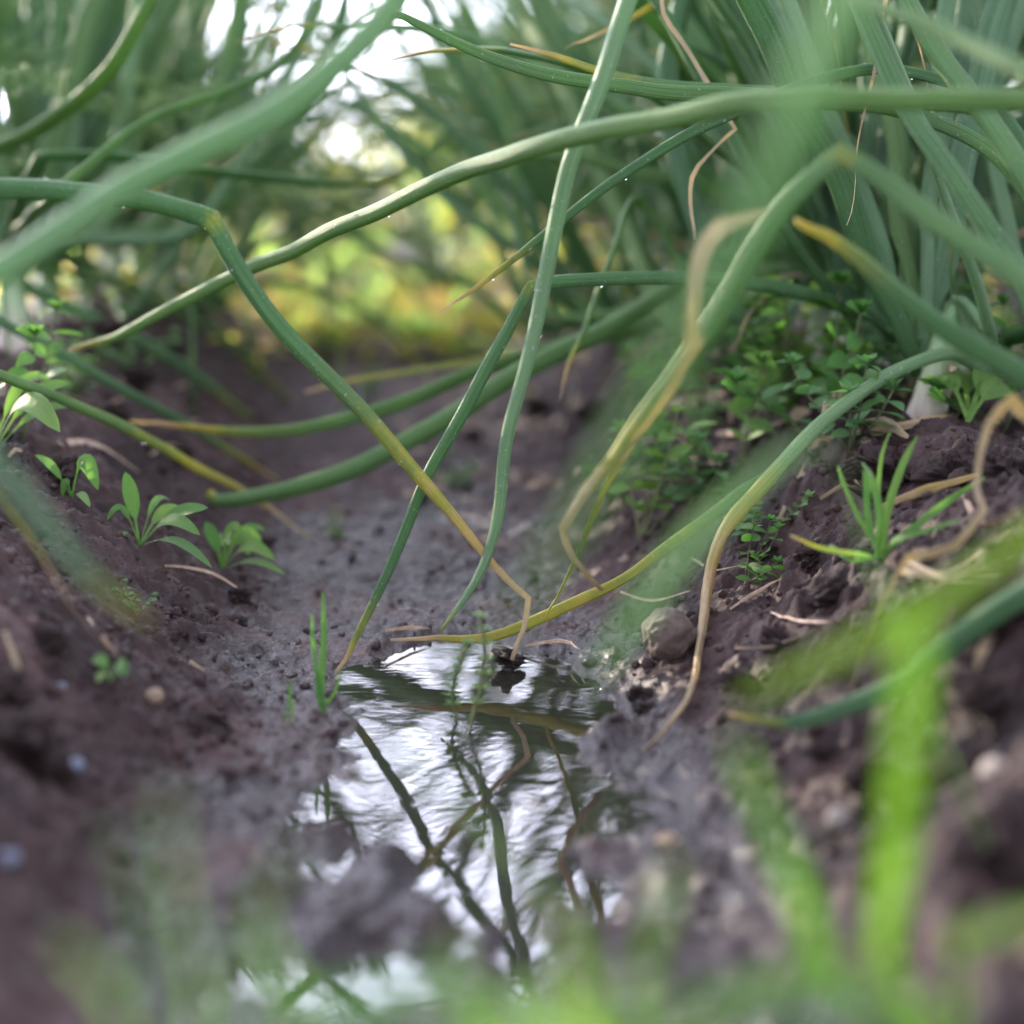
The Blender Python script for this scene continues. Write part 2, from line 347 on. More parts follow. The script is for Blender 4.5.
b1 = nd(ns, 'ShaderNodeBump'); b1.inputs['Strength'].default_value = .28; b1.inputs['Distance'].default_value = .0005; ls.new(n1.outputs['Fac'], b1.inputs['Height'])
b2 = nd(ns, 'ShaderNodeBump'); b2.inputs['Strength'].default_value = .08; b2.inputs['Distance'].default_value = .00025; ls.new(n2.outputs['Fac'], b2.inputs['Height']); ls.new(b1.outputs[0], b2.inputs['Normal'])
ls.new(b2.outputs[0], gl.inputs['Normal']); ls.new(b2.outputs[0], fz.inputs['Normal'])
m0 = nd(ns, 'ShaderNodeMixShader'); m0.inputs[0].default_value = .35; ls.new(tp.outputs[0], m0.inputs[1]); ls.new(df.outputs[0], m0.inputs[2])
mx = nd(ns, 'ShaderNodeMixShader'); ls.new(fz.outputs[0], mx.inputs[0]); ls.new(m0.outputs[0], mx.inputs[1]); ls.new(gl.outputs[0], mx.inputs[2]); ls.new(mx.outputs[0], out.inputs['Surface'])
M_water = m
m, nt, ns, ls = newmat('dewdrop'); out = nd(ns, 'ShaderNodeOutputMaterial'); bs = nd(ns, 'ShaderNodeBsdfPrincipled')
bs.inputs['Base Color'].default_value = (1, 1, 1, 1); bs.inputs['Roughness'].default_value = .02; bs.inputs['IOR'].default_value = 1.33; bs.inputs['Transmission Weight'].default_value = .9
ls.new(bs.outputs[0], out.inputs['Surface']); M_dew = m

# ------------------------------------------------------------------ ground sheet
ny = 1150; nx = 760
ys = np.concatenate([np.linspace(-60, -.6, 12), np.linspace(-.5, .28, 30), np.exp(np.linspace(math.log(.29), math.log(2.2), ny)), np.exp(np.linspace(math.log(2.22), math.log(160), 130))])
sx = np.linspace(-1, 1, nx); 
core = sx*(.5)
xs_rows = []
for y in ys:
    half = .42*max(y, .3)+.10
    w = sx*half
    xs_rows.append(w)
X = np.array(xs_rows); 
# wide skirts on both sides
sk = np.array([.03, .08, .15, .25, .4, .6, 1, 1.6, 2.6, 5, 10, 25, 60, 140])
X = np.concatenate([X[:, :1]-sk[::-1][None, :], X, X[:, -1:]+sk[None, :]], axis=1)
Y = np.repeat(ys[:, None], X.shape[1], axis=1)
Z = H(X, Y)
fade = np.clip((np.abs(X)+np.abs(Y)-14)/20, 0, 1); Z = Z*(1-fade)+.05*fade
nr, nc = X.shape
V = np.stack([X, Y, Z], -1).reshape(-1, 3)
idx = np.arange(nr*nc).reshape(nr, nc)
Q = np.stack([idx[:-1, :-1], idx[:-1, 1:], idx[1:, 1:], idx[1:, :-1]], -1).reshape(-1, 4)
me = bpy.data.meshes.new('ground'); me.vertices.add(len(V)); me.vertices.foreach_set('co', V.ravel())
me.loops.add(Q.size); me.loops.foreach_set('vertex_index', Q.ravel().astype(np.int32))
me.polygons.add(len(Q)); me.polygons.foreach_set('loop_start', np.arange(0, Q.size, 4, dtype=np.int32)); me.polygons.foreach_set('loop_total', np.full(len(Q), 4, np.int32))
me.polygons.foreach_set('use_smooth', np.ones(len(Q), bool)); me.update(calc_edges=True); me.validate(); me.materials.append(M_soil)
tag(link('ground', me), kind='structure')
# puddle
g = 40; Vw = []; Fw = []
for j in range(g+1):
    y = .30+.60*j/g; c0 = float(xc(y))
    for i in range(g+1): Vw.append((c0-.16+.30*i/g, y, 0))
for j in range(g):
    for i in range(g): a = j*(g+1)+i; Fw.append((a, a+1, a+g+2, a+g+1))
tag(link('puddle_water', mkmesh('puddle_water', Vw, Fw, M_water)), kind='structure')

# crumbs (nobody could count them)
ico = []
t = (1+5**.5)/2
iv = np.array([(-1, t, 0), (1, t, 0), (-1, -t, 0), (1, -t, 0), (0, -1, t), (0, 1, t), (0, -1, -t), (0, 1, -t), (t, 0, -1), (t, 0, 1), (-t, 0, -1), (-t, 0, 1)])/math.sqrt(1+t*t)
iF = [(0, 11, 5), (0, 5, 1), (0, 1, 7), (0, 7, 10), (0, 10, 11), (1, 5, 9), (5, 11, 4), (11, 10, 2), (10, 7, 6), (7, 1, 8), (3, 9, 4), (3, 4, 2), (3, 2, 6), (3, 6, 8), (3, 8, 9), (4, 9, 5), (2, 4, 11), (6, 2, 10), (8, 6, 7), (9, 8, 1)]
def ico_sub(n):
    V = [Vector(v) for v in iv]; Fc = list(iF)
    for _ in range(n):
        cache = {}; nf = []
        def mid(a, b):
            k = (min(a, b), max(a, b))
            if k not in cache: V.append(((V[a]+V[b])/2).normalized()); cache[k] = len(V)-1
            return cache[k]
        for a, b, c in Fc:
            x, y, z = mid(a, b), mid(b, c), mid(c, a); nf += [(a, x, z), (b, y, x), (c, z, y), (x, y, z)]
        Fc = nf
    return V, Fc
N = 15000; rs = np.random.RandomState(11)
d = .45+1.3*rs.rand(N)**1.3; xx = (rs.rand(N)*2-1)*(.36*d+.03)
uu = np.abs(((xx-xc(d)+.27) % .54)-.27); keep = (rs.rand(N) < (.35+.65*ss(.06, .15, uu)))
cl = pn(xx*14, d*14, 31); keep &= (cl > -.45+.3*rs.rand(N)-.1)
d = d[keep]; xx = xx[keep]; zz = H(xx, d); keep = zz > .001; d, xx, zz = d[keep], xx[keep], zz[keep]; n = len(d)
sz = .0006+.0022*rs.rand(n)**3.2
v1, f1 = ico_sub(1); v1 = np.array([tuple(v) for v in v1]); k = len(v1)
jit = 1+.35*(rs.rand(n, k, 1)-.5); squ = .7+.6*rs.rand(n, 1, 3)
W = v1[None]*jit*squ*sz[:, None, None] + np.stack([xx, d, zz+sz*.25], -1)[:, None, :]
f1 = np.array(f1); FF = (f1[None]+(np.arange(n)*k)[:, None, None]).reshape(-1, 3)
me = mkmesh('soil_crumbs', W.reshape(-1, 3), FF.tolist(), M_clod)
tag(link('soil_crumbs', me), 'loose dark soil crumbs strewn over the furrow banks', 'soil crumbs', kind='stuff')

# clods and stones
def lump(seed, sub=4, rough=.35, squash=(1, 1, .7)):
    V, Fc = ico_sub(sub); o = Vector((seed*3.1, seed*1.7, seed)); R = []
    for v in V:
        r = 1+rough*mnoise.noise(v*1.1+o)+rough*.6*mnoise.noise(v*2.6+o)+rough*.35*mnoise.noise(v*6+o)+rough*.16*mnoise.noise(v*14+o)
        R.append(Vector((v.x*squash[0], v.y*squash[1], v.z*squash[2]))*r)
    return R, Fc
clod_me = [mkmesh('soil_clod', *lump(s, 4, .75), M_clod) for s in range(6)]
stone_me = [mkmesh('stone', *lump(s+20, 4, .16, (1, 1, .95)), M_stone) for s in range(2)]
def ground_at(px, py):
    # march the pixel ray to the terrain
    dd = np.linspace(.3, 6, 3000); a = P(px, py, 1.0)-Vector((0, 0, CAMZ))
    xs, ys_, zs = a.x*dd, a.y*dd, CAMZ+a.z*dd
    h = H(xs, ys_, False); i = np.argmax(zs <= h); return float(xs[i]), float(ys_[i]), hz(xs[i], ys_[i])
def put_lump(me, name, px, py, r, label, cat, group=None, seed=0):
    x, y, z = ground_at(px, py); o = link(name, me, None, (x, y, z+r*.25)); R = random.Random(seed+px*7+py)
    o.scale = (r*(.85+.3*R.random()), r*(.85+.3*R.random()), r*(.8+.3*R.random())); o.rotation_euler = (R.random()*.4, R.random()*.4, R.random()*6.28)
    return tag(o, label, cat, group)
o = put_lump(stone_me[0], 'stone', 668, 655, .0115, 'rounded brown stone lying beside the long orange dry leaf tip', 'stone'); o.scale = (.0115, .011, .0125); o.rotation_euler = (0, .2, .5); o.location.z += .006
for px, py, r in [(200, 735, .007), (215, 728, .005), (640, 700, .004), (645, 712, .004), (740, 690, .006), (560, 690, .005), (780, 640, .006), (890, 478, .012), (960, 482, .014), (1000, 480, .015), (868, 470, .012), (880, 500, .008), (600, 480, .007), (470, 440, .008), (420, 500, .005), (540, 410, .009), (590, 420, .009), (720, 480, .008), (760, 560, .008), (830, 600, .007), (810, 560, .006), (50, 640, .007), (30, 760, .012), (0, 690, .01), (60, 480, .009), (180, 455, .006), (250, 470, .007), (265, 545, .005), (240, 600, .005), (110, 420, .010), (130, 380, .012), (100, 345, .014), (165, 350, .012), (240, 620, .003), (180, 640, .004), (330, 700, .003), (980, 700, .010), (1000, 620, .014), (960, 780, .008), (880, 800, .008), (1000, 860, .012), (820, 760, .006), (508, 662, .006), (700, 440, .008), (670, 460, .008)]:
    big = 'large ' if r > .011 else ('tiny ' if r < .005 else 'small ')
    side = 'left bank of the furrow' if px < 300 else ('right bank under the onion row' if px > 650 else 'furrow floor')
    put_lump(random.choice(clod_me), 'soil_clod', px, py, r, big+'dark crumbly soil clod lying on the '+side, 'soil clod', 'soil clods on the '+side)
for px, py, r, me_, lab in [(60, 690, .0022, M_stoneb, 'bluish pebble on the left bank below the two-leaf seedling'), (75, 772, .003, M_stoneb, 'blue grey pebble low on the left mud slope'), (8, 865, .003, M_stoneb, 'blue pebble at the left edge of the mud'),
                           (995, 765, .005, M_stonew, 'whitish pebble on the right mud slope near the frame edge'), (840, 830, .004, M_stonew, 'tan pebble on the right slope left of the lime grass blade'), (985, 880, .004, M_stonew, 'pinkish pale pebble low on the right slope'),
                           (155, 705, .003, M_straw, 'tiny ochre grain on the left slope'), (667, 845, .004, M_straw, 'ochre pebble near the right puddle edge')]:
    me = stone_me[1].copy(); me.materials.clear(); me.materials.append(me_)
    put_lump(me, 'pebble', px, py, r, lab, 'pebble')

# ------------------------------------------------------------------ onion leaves
def onion_leaf_from(parent, wp, mat, kinks=(), flat=.62, name='leaf', label=None, groove=.25, twist=0.0, droplets=0, wob=.0018, seed=0, wrink=0.0):
    """wp rows: [Vector world, full width m, dry]"""
    R = random.Random(seed+len(wp)*13)
    pts = spline(wp, .006, kinks); n = len(pts); ra = []; rb = []; dr = []; PT = []
    for i, r in enumerate(pts):
        p, w, dv, mark = r[0].copy(), r[1], r[2], r[3]
        f = flat*(1-.72*max(0, min(1, (dv-.40)*2)))
        pin = 1.0
        for kk in kinks:
            dist = (p-wp[kk][0]).length; pin = min(pin, 1-.72*math.exp(-(dist/.007)**2)); dv = max(dv, .15*math.exp(-(dist/.0020)**2))
        if wob and 2 < i < n-2:
            q = p*22+Vector((seed, 0, 0)); p = p+Vector((mnoise.noise(q), mnoise.noise(q+Vector((9, 3, 1))), mnoise.noise(q+Vector((4, 8, 2)))))*wob
        wr = 1+wrink*mnoise.noise(Vector((i*.35, seed, 2.0)))+.05*mnoise.noise(Vector((i*.13, seed+5, 0)))
        ra.append(w*.5*wr*(1+.28*(1-pin))); rb.append(w*.5*f*pin*wr); dr.append(dv); PT.append(p)
    inv = parent.matrix_world.inverted() if False else None
    org = parent.location
    PT = [p-org for p in PT]
    mb = MB(); mb.tube(PT, ra, rb, dr, 14, side_hint=Vector((0, -1, .3)), twist=twist, groove=groove)
    o = mb.build(name, mat, parent)
    if label: o['label'] = label
    if droplets:
        vv, ff = ico_sub(1); V = []; Fc = []; 
        for _ in range(droplets):
            i = R.randrange(3, n-3); an = R.random()*2*PI; 
            base = mb.V[i*14+R.randrange(14)]; s_ = .0003+.0006*R.random()**2; b0 = len(V)
            V += [base+v*s_ for v in vv]; Fc += [tuple(b0+q for q in f) for f in ff]
        dd = link('dewdrops', mkmesh('dewdrops', V, Fc, M_dew), o); dd['kind'] = 'stuff'
    return o
def make_neck(parent, h=.06, r=.010, lean=(0, 0)):
    mb = MB(); pts = []; ra = []
    for i in range(9):
        t = i/8; z = -.015+(h+.015)*t
        pts.append(Vector((lean[0]*t*h, lean[1]*t*h, z))); ra.append(r*(1.75-1.8*t if t < .3 else 1.2-.25*t)*(1 if t < .7 else (.86 if t < .8 else (.6 if t < .95 else .15))))
    mb.tube(pts, ra, [q*.9 for q in ra], None, 16, cap=True)
    return mb.build('neck', M_neck, parent)
def proc_leaf(parent, R, az, length, width, lean, mat, dryt=.9, h0=.05, kink=False, dead=False):
    """a leaf rising from the neck in local space"""
    p = Vector((0, 0, h0*.6)); az_ = az; el = PI/2-lean; wp = []; n = 9; step = length/n; dv_tip = R.random()
    kk = R.randrange(3, 7) if kink else None; kinks = []
    dr = R.uniform(.01, .07) if lean < .5 else R.uniform(.05, .14)
    for i in range(n+1):
        t = i/n
        w = width*(min(1, .55+.45*t/.25) if t < .25 else (1-((t-.25)/.75)**2.2)*.97+.03)
        wp.append([p.copy(), w, max(0, min(1, (t-dryt)/(1.001-dryt)))**.7 if t > dryt else (0 if not dead else 1)])
        if dead: wp[-1][2] = 1; wp[-1][1] *= .5
        el -= dr*(.4+1.3*t); az_ += R.uniform(-.06, .06)
        if kk == i: el -= R.uniform(.9, 1.8); kinks.append(i)
        el = max(el, -1.35)
        p = p+Vector((math.cos(az_)*math.cos(el), math.sin(az_)*math.cos(el), math.sin(el)))*step
        if p.z < -.0: p.z = 0.004+R.random()*.01
    class FP: pass
    save = parent.location.copy(); parent.location = (0, 0, 0)
    o = onion_leaf_from(parent, wp, mat, kinks, flat=.5, seed=R.randrange(999), wob=.004, groove=.3, wrink=.25 if dead else .0, twist=R.uniform(-.5, .5))
    parent.location = save
    return o
def onion_proto(seed, nl=8, up=.5, label='x'):
    R = random.Random(seed); e = empty('onion_plant', (0, 0, 0), 'x', 'onion plant'); make_neck(e, .065, R.uniform(.008, .011))
    base = R.random()*PI
    for i in range(nl):
        az = base + (i % 2)*PI + R.uniform(-.65, .65)
        proc_leaf(e, R, az, R.uniform(.34, .58), R.uniform(.008, .0165), R.uniform(.03, .60), R.choice([M_onion, M_blue, M_onion, M_blue]), R.choice([.85, .93, .97, .99]), kink=(R.random() < .15))
    if R.random() < .7: proc_leaf(e, R, R.random()*6.28, .25, .009, 1.0, M_onion, .0, dead=True)
    return e
protos = [onion_proto(s+40, nl) for s, nl in enumerate([12, 13, 11, 12, 14, 11, 13])]
used = set()
ORD = ['first', 'second', 'third', 'fourth', 'fifth', 'sixth', 'seventh', 'eighth', 'ninth', 'tenth']
def place_onion(x, y, rz, sc, label, group, k=None, tilt=(0, 0)):
    k = random.randrange(len(protos)) if k is None else k
    if k in used: o = copy_tree(protos[k])
    else: o = protos[k]; used.add(k)
    o.location = (x, y, hz(x, y)-.004); o.rotation_euler = (tilt[0], tilt[1], rz); o.scale = (sc, sc, sc)
    tag(o, label, 'onion plant', group); return o

# rows. side rows of procedurally grown onions behind the nearest plants
RR = random.Random(99)
def row(off, y0, y1, step, rowname, nfront):
    y = y0; i = 0
    while y < y1:
        x = float(xc(y))+off+RR.uniform(-.02, .02)
        if i < nfront: lab = 'upright onion plant, %s from the front of the %s' % (ORD[i], rowname)
        elif y < 2.2: lab = 'softly blurred onion plant standing midway along the %s' % rowname
        else: lab = 'strongly blurred onion plant far back in the %s' % rowname
        # lean a little into the furrow
        lean = (RR.uniform(-.10, .08), (-1 if off > 0 else 1)*RR.uniform(.02, .20)*(1 if abs(off) < .4 else .3))
        place_onion(x, y, RR.random()*6.28, RR.uniform(.85, 1.1), lab, 'onions of the '+rowname, tilt=lean)
        y += step*RR.uniform(.7, 1.3); i += 1
row(.275, 1.02, 4.4, .065, 'row right of the puddle', 8)
row(.37, .98, 2.2, .09, 'outer line of the right row', 4)
row(-.275, 1.40, 2.5, .095, 'row left of the puddle', 6)
row(-.275, 2.55, 4.6, .22, 'far end of the left row', 0)
row(.81, .5, 4.4, .12, 'second row on the right', 0)
row(-.81, -.1, 1.7, .09, 'off-frame second left row added for shade', 0)  # outside the frame, put in to keep the sun off the foreground
row(-.81, 2.0, 4.4, .5, 'off-frame second left row added for shade', 0)
row(1.35, 2.2, 4.5, .18, 'third row on the right', 0)
row(-1.35, .0, 2.0, .15, 'off-frame third left row added for shade', 0)  # also out of view, added to deepen the shade from the left

for i in range(6):
    y = 2.0+i*.3+RR.uniform(-.05, .05); x = float(xc(y))+RR.choice([-1, 1])*RR.uniform(.05, .17)
    place_onion(x, y, RR.random()*6.28, RR.uniform(.55, .8), 'small blurred onion plant growing in the far mouth of the furrow', 'onions in the far furrow mouth', tilt=(RR.uniform(-.2, .2), RR.uniform(-.35, .35)))
# ------------------------------------------------------------------ hero onion plants
W = lambda px, d: .83*px*d/F
def clampd(px, py, d, w):
    # a leaf lies on the soil instead of running under it
    dd = np.linspace(.2, 3, 1400); a = P(px, py, 1.0)-Vector((0, 0, CAMZ))
    h = H(a.x*dd, a.y*dd, True); m_ = np.nonzero(CAMZ+a.z*dd <= h+w*.35)[0]
    return min(d, float(dd[m_[0]])) if len(m_) else d
LEAN = {}
def hero_plant(x, y, label, neck=True, nh=.06, lean=(0, 0), nr=.0095):
    e = empty('onion_plant', (x, y, hz(x, y)-.004), label, 'onion plant'); 
    if neck: make_neck(e, nh, nr, lean)
    LEAN[e.name] = lean
    e['_b'] = 1; del e['_b']
    return e
def hl(e, pts, mat=None, kinks=(), pre=None, **kw):
    """pts rows (px, py, depth, width px, dry). path starts in the neck of plant e; pre are extra world points"""
    b = Vector(e.location); mat = mat or M_onion
    first = P(*pts[0][:3]); w0 = W(pts[0][3], pts[0][2])
    lx, ly = LEAN[e.name]; rows = [[b+Vector((lx*.03, ly*.03, .03)), w0*.7, 0], [b+Vector((lx*.065, ly*.065, .065))+(first-b)*.04, w0*.9, 0]]
    if pre:
        for v in pre: rows.append([Vector(v), w0, 0])
    k0 = len(rows)
    for r in pts:
        d = clampd(r[0], r[1], r[2], W(r[3], r[2])); rows.append([P(r[0], r[1], d), W(r[3], d), r[4] if len(r) > 4 else 0])
    return onion_leaf_from(e, rows, mat, [k+k0 for k in kinks], **kw)
def fill(e, R, n, azc, spread, lean=(.05, .5), L=(.36, .52)):
    for _ in range(n):
        proc_leaf(e, R, azc+R.uniform(-spread, spread), R.uniform(*L), R.uniform(.009, .016), R.uniform(*lean), R.choice([M_onion, M_blue]), R.choice([.9, .97, .99]))

R1 = random.Random(5)
LX = lambda y: float(xc(y))-.27
RX = lambda y: float(xc(y))+.27
# left plants, bases outside the frame on the left ridge
L1 = hero_plant(-.30, .50, 'nearest left onion plant, its thick blurred grey green leaf crossing the upper left corner')
hl(L1, [(-120, 330, .50, 38), (0, 265, .51, 37), (100, 205, .515, 35), (200, 150, .52, 34), (300, 92, .525, 34), (362, 42, .53, 33), (402, -5, .535, 32), (440, -70, .54, 28), (470, -140, .55, 12, .4)], M_blue, seed=1, flat=.8, groove=.1, wob=.002)
hl(L1, [(-130, 330, .42, 30), (-40, 430, .40, 34), (20, 500, .39, 34), (80, 570, .385, 26), (150, 625, .38, 8, .3)], M_blue, seed=2)
L2 = hero_plant(-.285, .70, 'left onion plant whose sharply bent leaf dips its dry tip into the puddle')
hl(L2, [(-90, 195, .70, 24), (0, 189, .70, 25), (90, 193, .70, 26), (160, 204, .715, 25), (212, 219, .73, 23), (238, 266, .735, 23), (295, 342, .74, 22), (365, 415, .745, 20, .05), (425, 482, .75, 17, .35), (468, 533, .752, 12, .5), (508, 580, .752, 9, .65), (527, 598, .752, 7, .8), (522, 628, .748, 6, .75), (512, 660, .742, 5, .7)], M_onion, kinks=(4, 11), seed=3, droplets=60, flat=.85, groove=.08, wob=.0015)
hl(L2, [(-60, 352, .74, 14), (0, 375, .80, 15), (60, 398, .86, 15), (120, 424, .90, 15, .05), (190, 462, .95, 14, .3), (250, 497, .985, 11, .5), (300, 530, 1.01, 6, .85), (314, 542, 1.015, 4, 1)], M_onion, seed=4, droplets=20)
hl(L2, [(-60, 400, .55, 9), (0, 495, .56, 8, .1), (30, 540, .57, 7, .4), (60, 590, .575, 5, .7), (74, 608, .575, 3, .9), (110, 655, .60, 2, .9), (125, 680, .61, 2, .9)], M_blue, seed=5)
L3 = hero_plant(-.31, .93, 'left onion plant with a narrow blue leaf sloping down across the left bank')
hl(L3, [(-60, 300, .96, 13), (0, 322, .98, 13), (50, 348, 1.0, 13), (130, 393, 1.04, 12), (200, 432, 1.08, 10), (250, 462, 1.1, 7, .4), (280, 482, 1.12, 4, .9)], M_blue, seed=6)
L4 = hero_plant(-.335, 1.15, 'left onion plant behind the dark furrow crest with two leaves lying down the bank')
hl(L4, [(20, 280, 1.2, 18), (80, 312, 1.22, 18), (150, 345, 1.25, 17), (200, 380, 1.28, 15), (250, 417, 1.32, 10, .2)], M_blue, seed=7)
hl(L4, [(60, 270, 1.28, 14), (150, 300, 1.32, 13), (220, 335, 1.36, 12), (290, 400, 1.42, 8, .3)], M_onion, seed=8)
hl(L4, [(40, 158, 1.0, 18), (60, 155, 1.0, 18), (140, 160, 1.02, 17), (220, 172, 1.05, 16), (330, 182, 1.08, 12), (400, 180, 1.1, 6, .3)], M_onion, seed=9)
hl(L4, [(60, 190, .95, 14), (100, 155, .95, 14), (160, 115, .96, 13), (230, 90, .97, 12), (290, 55, .98, 10), (330, -20, 1.0, 6)], M_onion, seed=10)
hl(L4, [(70, 290, 1.3, 12), (140, 270, 1.3, 12), (220, 250, 1.3, 10), (300, 238, 1.3, 6, .2)], M_blue, seed=11)
fill(L4, R1, 5, PI/2, 2.0, (.02, .35))
L5 = hero_plant(-.36, 1.33, 'left onion plant with straight upright leaves in the upper left corner')
fill(L5, R1, 6, 0, 2.5, (.02, .4))
hl(L5, [(-40, 170, 1.1, 24), (40, 130, 1.05, 24), (110, 70, 1.0, 22), (150, 0, .98, 16), (170, -60, .97, 8)], M_onion, seed=12)

# right plants near, bases outside the frame on the right ridge
A1 = hero_plant(.255, .44, 'nearest right onion plant with a thick dark leaf entering at the top right corner')
hl(A1, [(1120, 120, .50, 22), (1024, 68, .52, 23), (950, 34, .54, 22), (870, 2, .56, 18), (800, -40, .58, 10, .3)], M_onion, seed=20)
hl(A1, [(1150, 370, .52, 30), (1060, 305, .54, 32), (1000, 262, .555, 33), (930, 215, .57, 31), (880, 178, .58, 28), (838, 153, .585, 22), (795, 195, .59, 26), (750, 258, .60, 28), (708, 325, .62, 26), (662, 388, .64, 22, .1), (620, 445, .67, 18, .35), (582, 495, .70, 15, .85), (562, 530, .715, 12, .75), (573, 560, .72, 12, .85), (602, 590, .73, 9, .95)], M_onion, kinks=(5, 12), seed=21, groove=.1, label='green leaf folded at a sharp corner, its tip withered')
hl(A1, [(1150, 60, .27, 30), (1000, -60, .29, 44), (880, -90, .28, 52), (835, 10, .27, 60), (800, 110, .265, 60), (752, 225, .265, 52), (695, 330, .265, 40), (625, 430, .265, 30), (560, 540, .27, 24), (505, 630, .28, 12, .2)], M_dill, seed=22, flat=.6, groove=0)
hl(A1, [(1200, 700, .50, 30), (1100, 560, .54, 30), (1024, 592, .56, 31), (960, 640, .575, 30), (905, 685, .585, 26), (850, 708, .59, 24), (790, 722, .595, 18), (755, 719, .598, 8, .3), (728, 714, .60, 3, .6)], M_blue, seed=23, droplets=30)
A2 = hero_plant(.25, .60, 'right onion plant whose very long leaf spans the whole frame above the puddle')
hl(A2, [(1150, 110, .57, 26), (1060, 99, .57, 27), (980, 97, .575, 27), (890, 97, .585, 27), (800, 100, .60, 27), (730, 106, .62, 27), (640, 121, .65, 26), (560, 141, .68, 25), (480, 167, .72, 23), (400, 199, .76, 21), (300, 246, .82, 19), (200, 293, .87, 16), (120, 334, .91, 12), (70, 350, .94, 5, .5)], M_onion, seed=24, flat=.8, groove=.1, wob=.002, droplets=25)
hl(A2, [(1130, 450, .60, 27), (1060, 400, .605, 28), (1000, 362, .61, 28), (950, 330, .615, 26), (900, 292, .62, 24), (860, 262, .625, 20, .08), (825, 238, .63, 15, .35), (795, 220, .63, 8, .5)], M_onion, seed=25, groove=.1)
hl(A2, [(1120, 470, .62, 14, .6), (1040, 430, .62, 16, .85), (1010, 400, .62, 18, .95), (988, 425, .62, 15, .95), (976, 490, .622, 12, 1), (985, 512, .622, 17, .95), (955, 545, .622, 16, .95), (908, 556, .622, 14, .9), (884, 600, .624, 11, .95), (864, 655, .626, 10, .9), (846, 710, .628, 7, .9)], M_onion, kinks=(2, 5, 7), seed=26, flat=.3, twist=1.2, wrink=.35, label='dried beige leaf twisted down over the soil')
hl(A2, [(1120, 400, .66, 20), (1040, 300, .68, 30), (960, 190, .70, 30), (900, 90, .72, 28), (850, -20, .74, 24), (830, -100, .75, 10)], M_onion, seed=27)
hl(A2, [(1100, 300, .68, 30), (1010, 150, .7, 30), (930, 40, .72, 28), (880, -60, .74, 18)], M_onion, seed=38)
A3 = hero_plant(.212, .885, 'right onion plant with a pale bare neck and arched leaf ending in orange', nh=.07, lean=(.25, 0), nr=.0085)
hl(A3, [(985, 368, .87, 22), (950, 352, .85, 18), (905, 366, .835, 17), (845, 403, .82, 19), (790, 452, .80, 20, .02), (752, 493, .785, 20, .25), (724, 532, .775, 22, .55), (708, 592, .765, 23, .66), (698, 650, .755, 18, .72), (688, 702, .735, 11, .8), (655, 742, .70, 6, .85), (600, 776, .665, 3, .85)], M_blue, seed=28, droplets=30, wrink=.08, flat=.95)
hl(A3, [(990, 340, .85, 26), (930, 150, .80, 24), (830, -80, .76, 24), (740, -190, .73, 24), (670, -110, .715, 24), (632, -10, .715, 24), (606, 70, .72, 24), (575, 150, .725, 23), (556, 220, .73, 21), (540, 290, .735, 20), (525, 362, .74, 18), (507, 445, .745, 17), (498, 515, .75, 15), (480, 570, .75, 12), (457, 608, .748, 8), (440, 632, .745, 3, .3)], M_blue, seed=29, droplets=70, groove=.35)
fill(A3, R1, 4, 1.6, 1.3, (.05, .45)); fill(A3, R1, 2, 3.0, .5, (.2, .5))
A4 = hero_plant(.205, .985, 'onion plant whose folded over leaf hangs its tip at the puddle head')
hl(A4, [(900, 336, .96, 18), (865, 312, .94, 19), (790, 290, .90, 19), (710, 279, .86, 18), (630, 279, .82, 17), (560, 283, .79, 16), (531, 287, .775, 13), (512, 320, .775, 16), (484, 372, .77, 18), (455, 432, .765, 17), (428, 482, .762, 15), (404, 535, .76, 14), (378, 590, .755, 12), (354, 640, .75, 9, .2), (345, 660, .745, 6, .65), (335, 673, .738, 4, .75)], M_onion, kinks=(6,), seed=30, droplets=60)
hl(A4, [(960, 405, .93, 6, .8), (920, 420, .92, 10, .8), (870, 433, .91, 12, .75), (818, 440, .90, 11, .75), (803, 470, .90, 10, .75), (780, 518, .90, 5, .8)], M_onion, kinks=(3,), seed=31, flat=.3, twist=.8, wrink=.3, label='dried reddish brown leaf folded over the weeds')
fill(A4, R1, 5, 2.2, 1.0, (.05, .5))
A5 = hero_plant(.20, 1.10, 'onion plant behind the weeds with two thick green leaves reaching left over the furrow')
hl(A5, [(760, 250, 1.06, 20), (705, 268, 1.04, 22), (655, 298, 1.02, 24), (600, 332, 1.00, 25), (540, 362, .985, 26), (480, 398, .975, 26), (420, 436, .965, 26), (350, 468, .96, 25), (290, 490, .958, 23), (250, 498, .957, 21), (218, 500, .956, 17), (208, 492, .956, 12, .3)], M_onion, seed=32, droplets=20, flat=.85, groove=.05)
hl(A5, [(770, 300, 1.08, 17), (690, 318, 1.07, 18), (600, 335, 1.05, 18), (520, 358, 1.03, 19), (450, 382, 1.01, 19), (400, 404, .995, 19), (330, 424, .985, 17), (250, 432, .98, 14, .05), (180, 427, .975, 8, .5), (130, 421, .97, 3, .9)], M_onion, seed=33)
hl(A5, [(760, 300, 1.12, 10), (680, 315, 1.1, 10), (600, 335, 1.1, 10, .1), (500, 358, 1.09, 10, .15), (420, 371, 1.08, 9, .2), (350, 381, 1.07, 7, .35), (305, 392, 1.06, 3, .8)], M_onion, seed=34)
fill(A5, R1, 5, 2.6, .9, (.1, .6))
A6 = hero_plant(.268, .80, 'right onion plant with thin dew covered leaves pointing left at mid height')
hl(A6, [(1010, 120, .80, 14), (900, 70, .79, 14), (800, 85, .785, 14), (710, 124, .78, 14), (650, 158, .78, 13), (598, 192, .78, 12), (540, 236, .78, 10), (490, 276, .78, 7, .3), (440, 312, .78, 2, .9)], M_onion, seed=35, droplets=30)
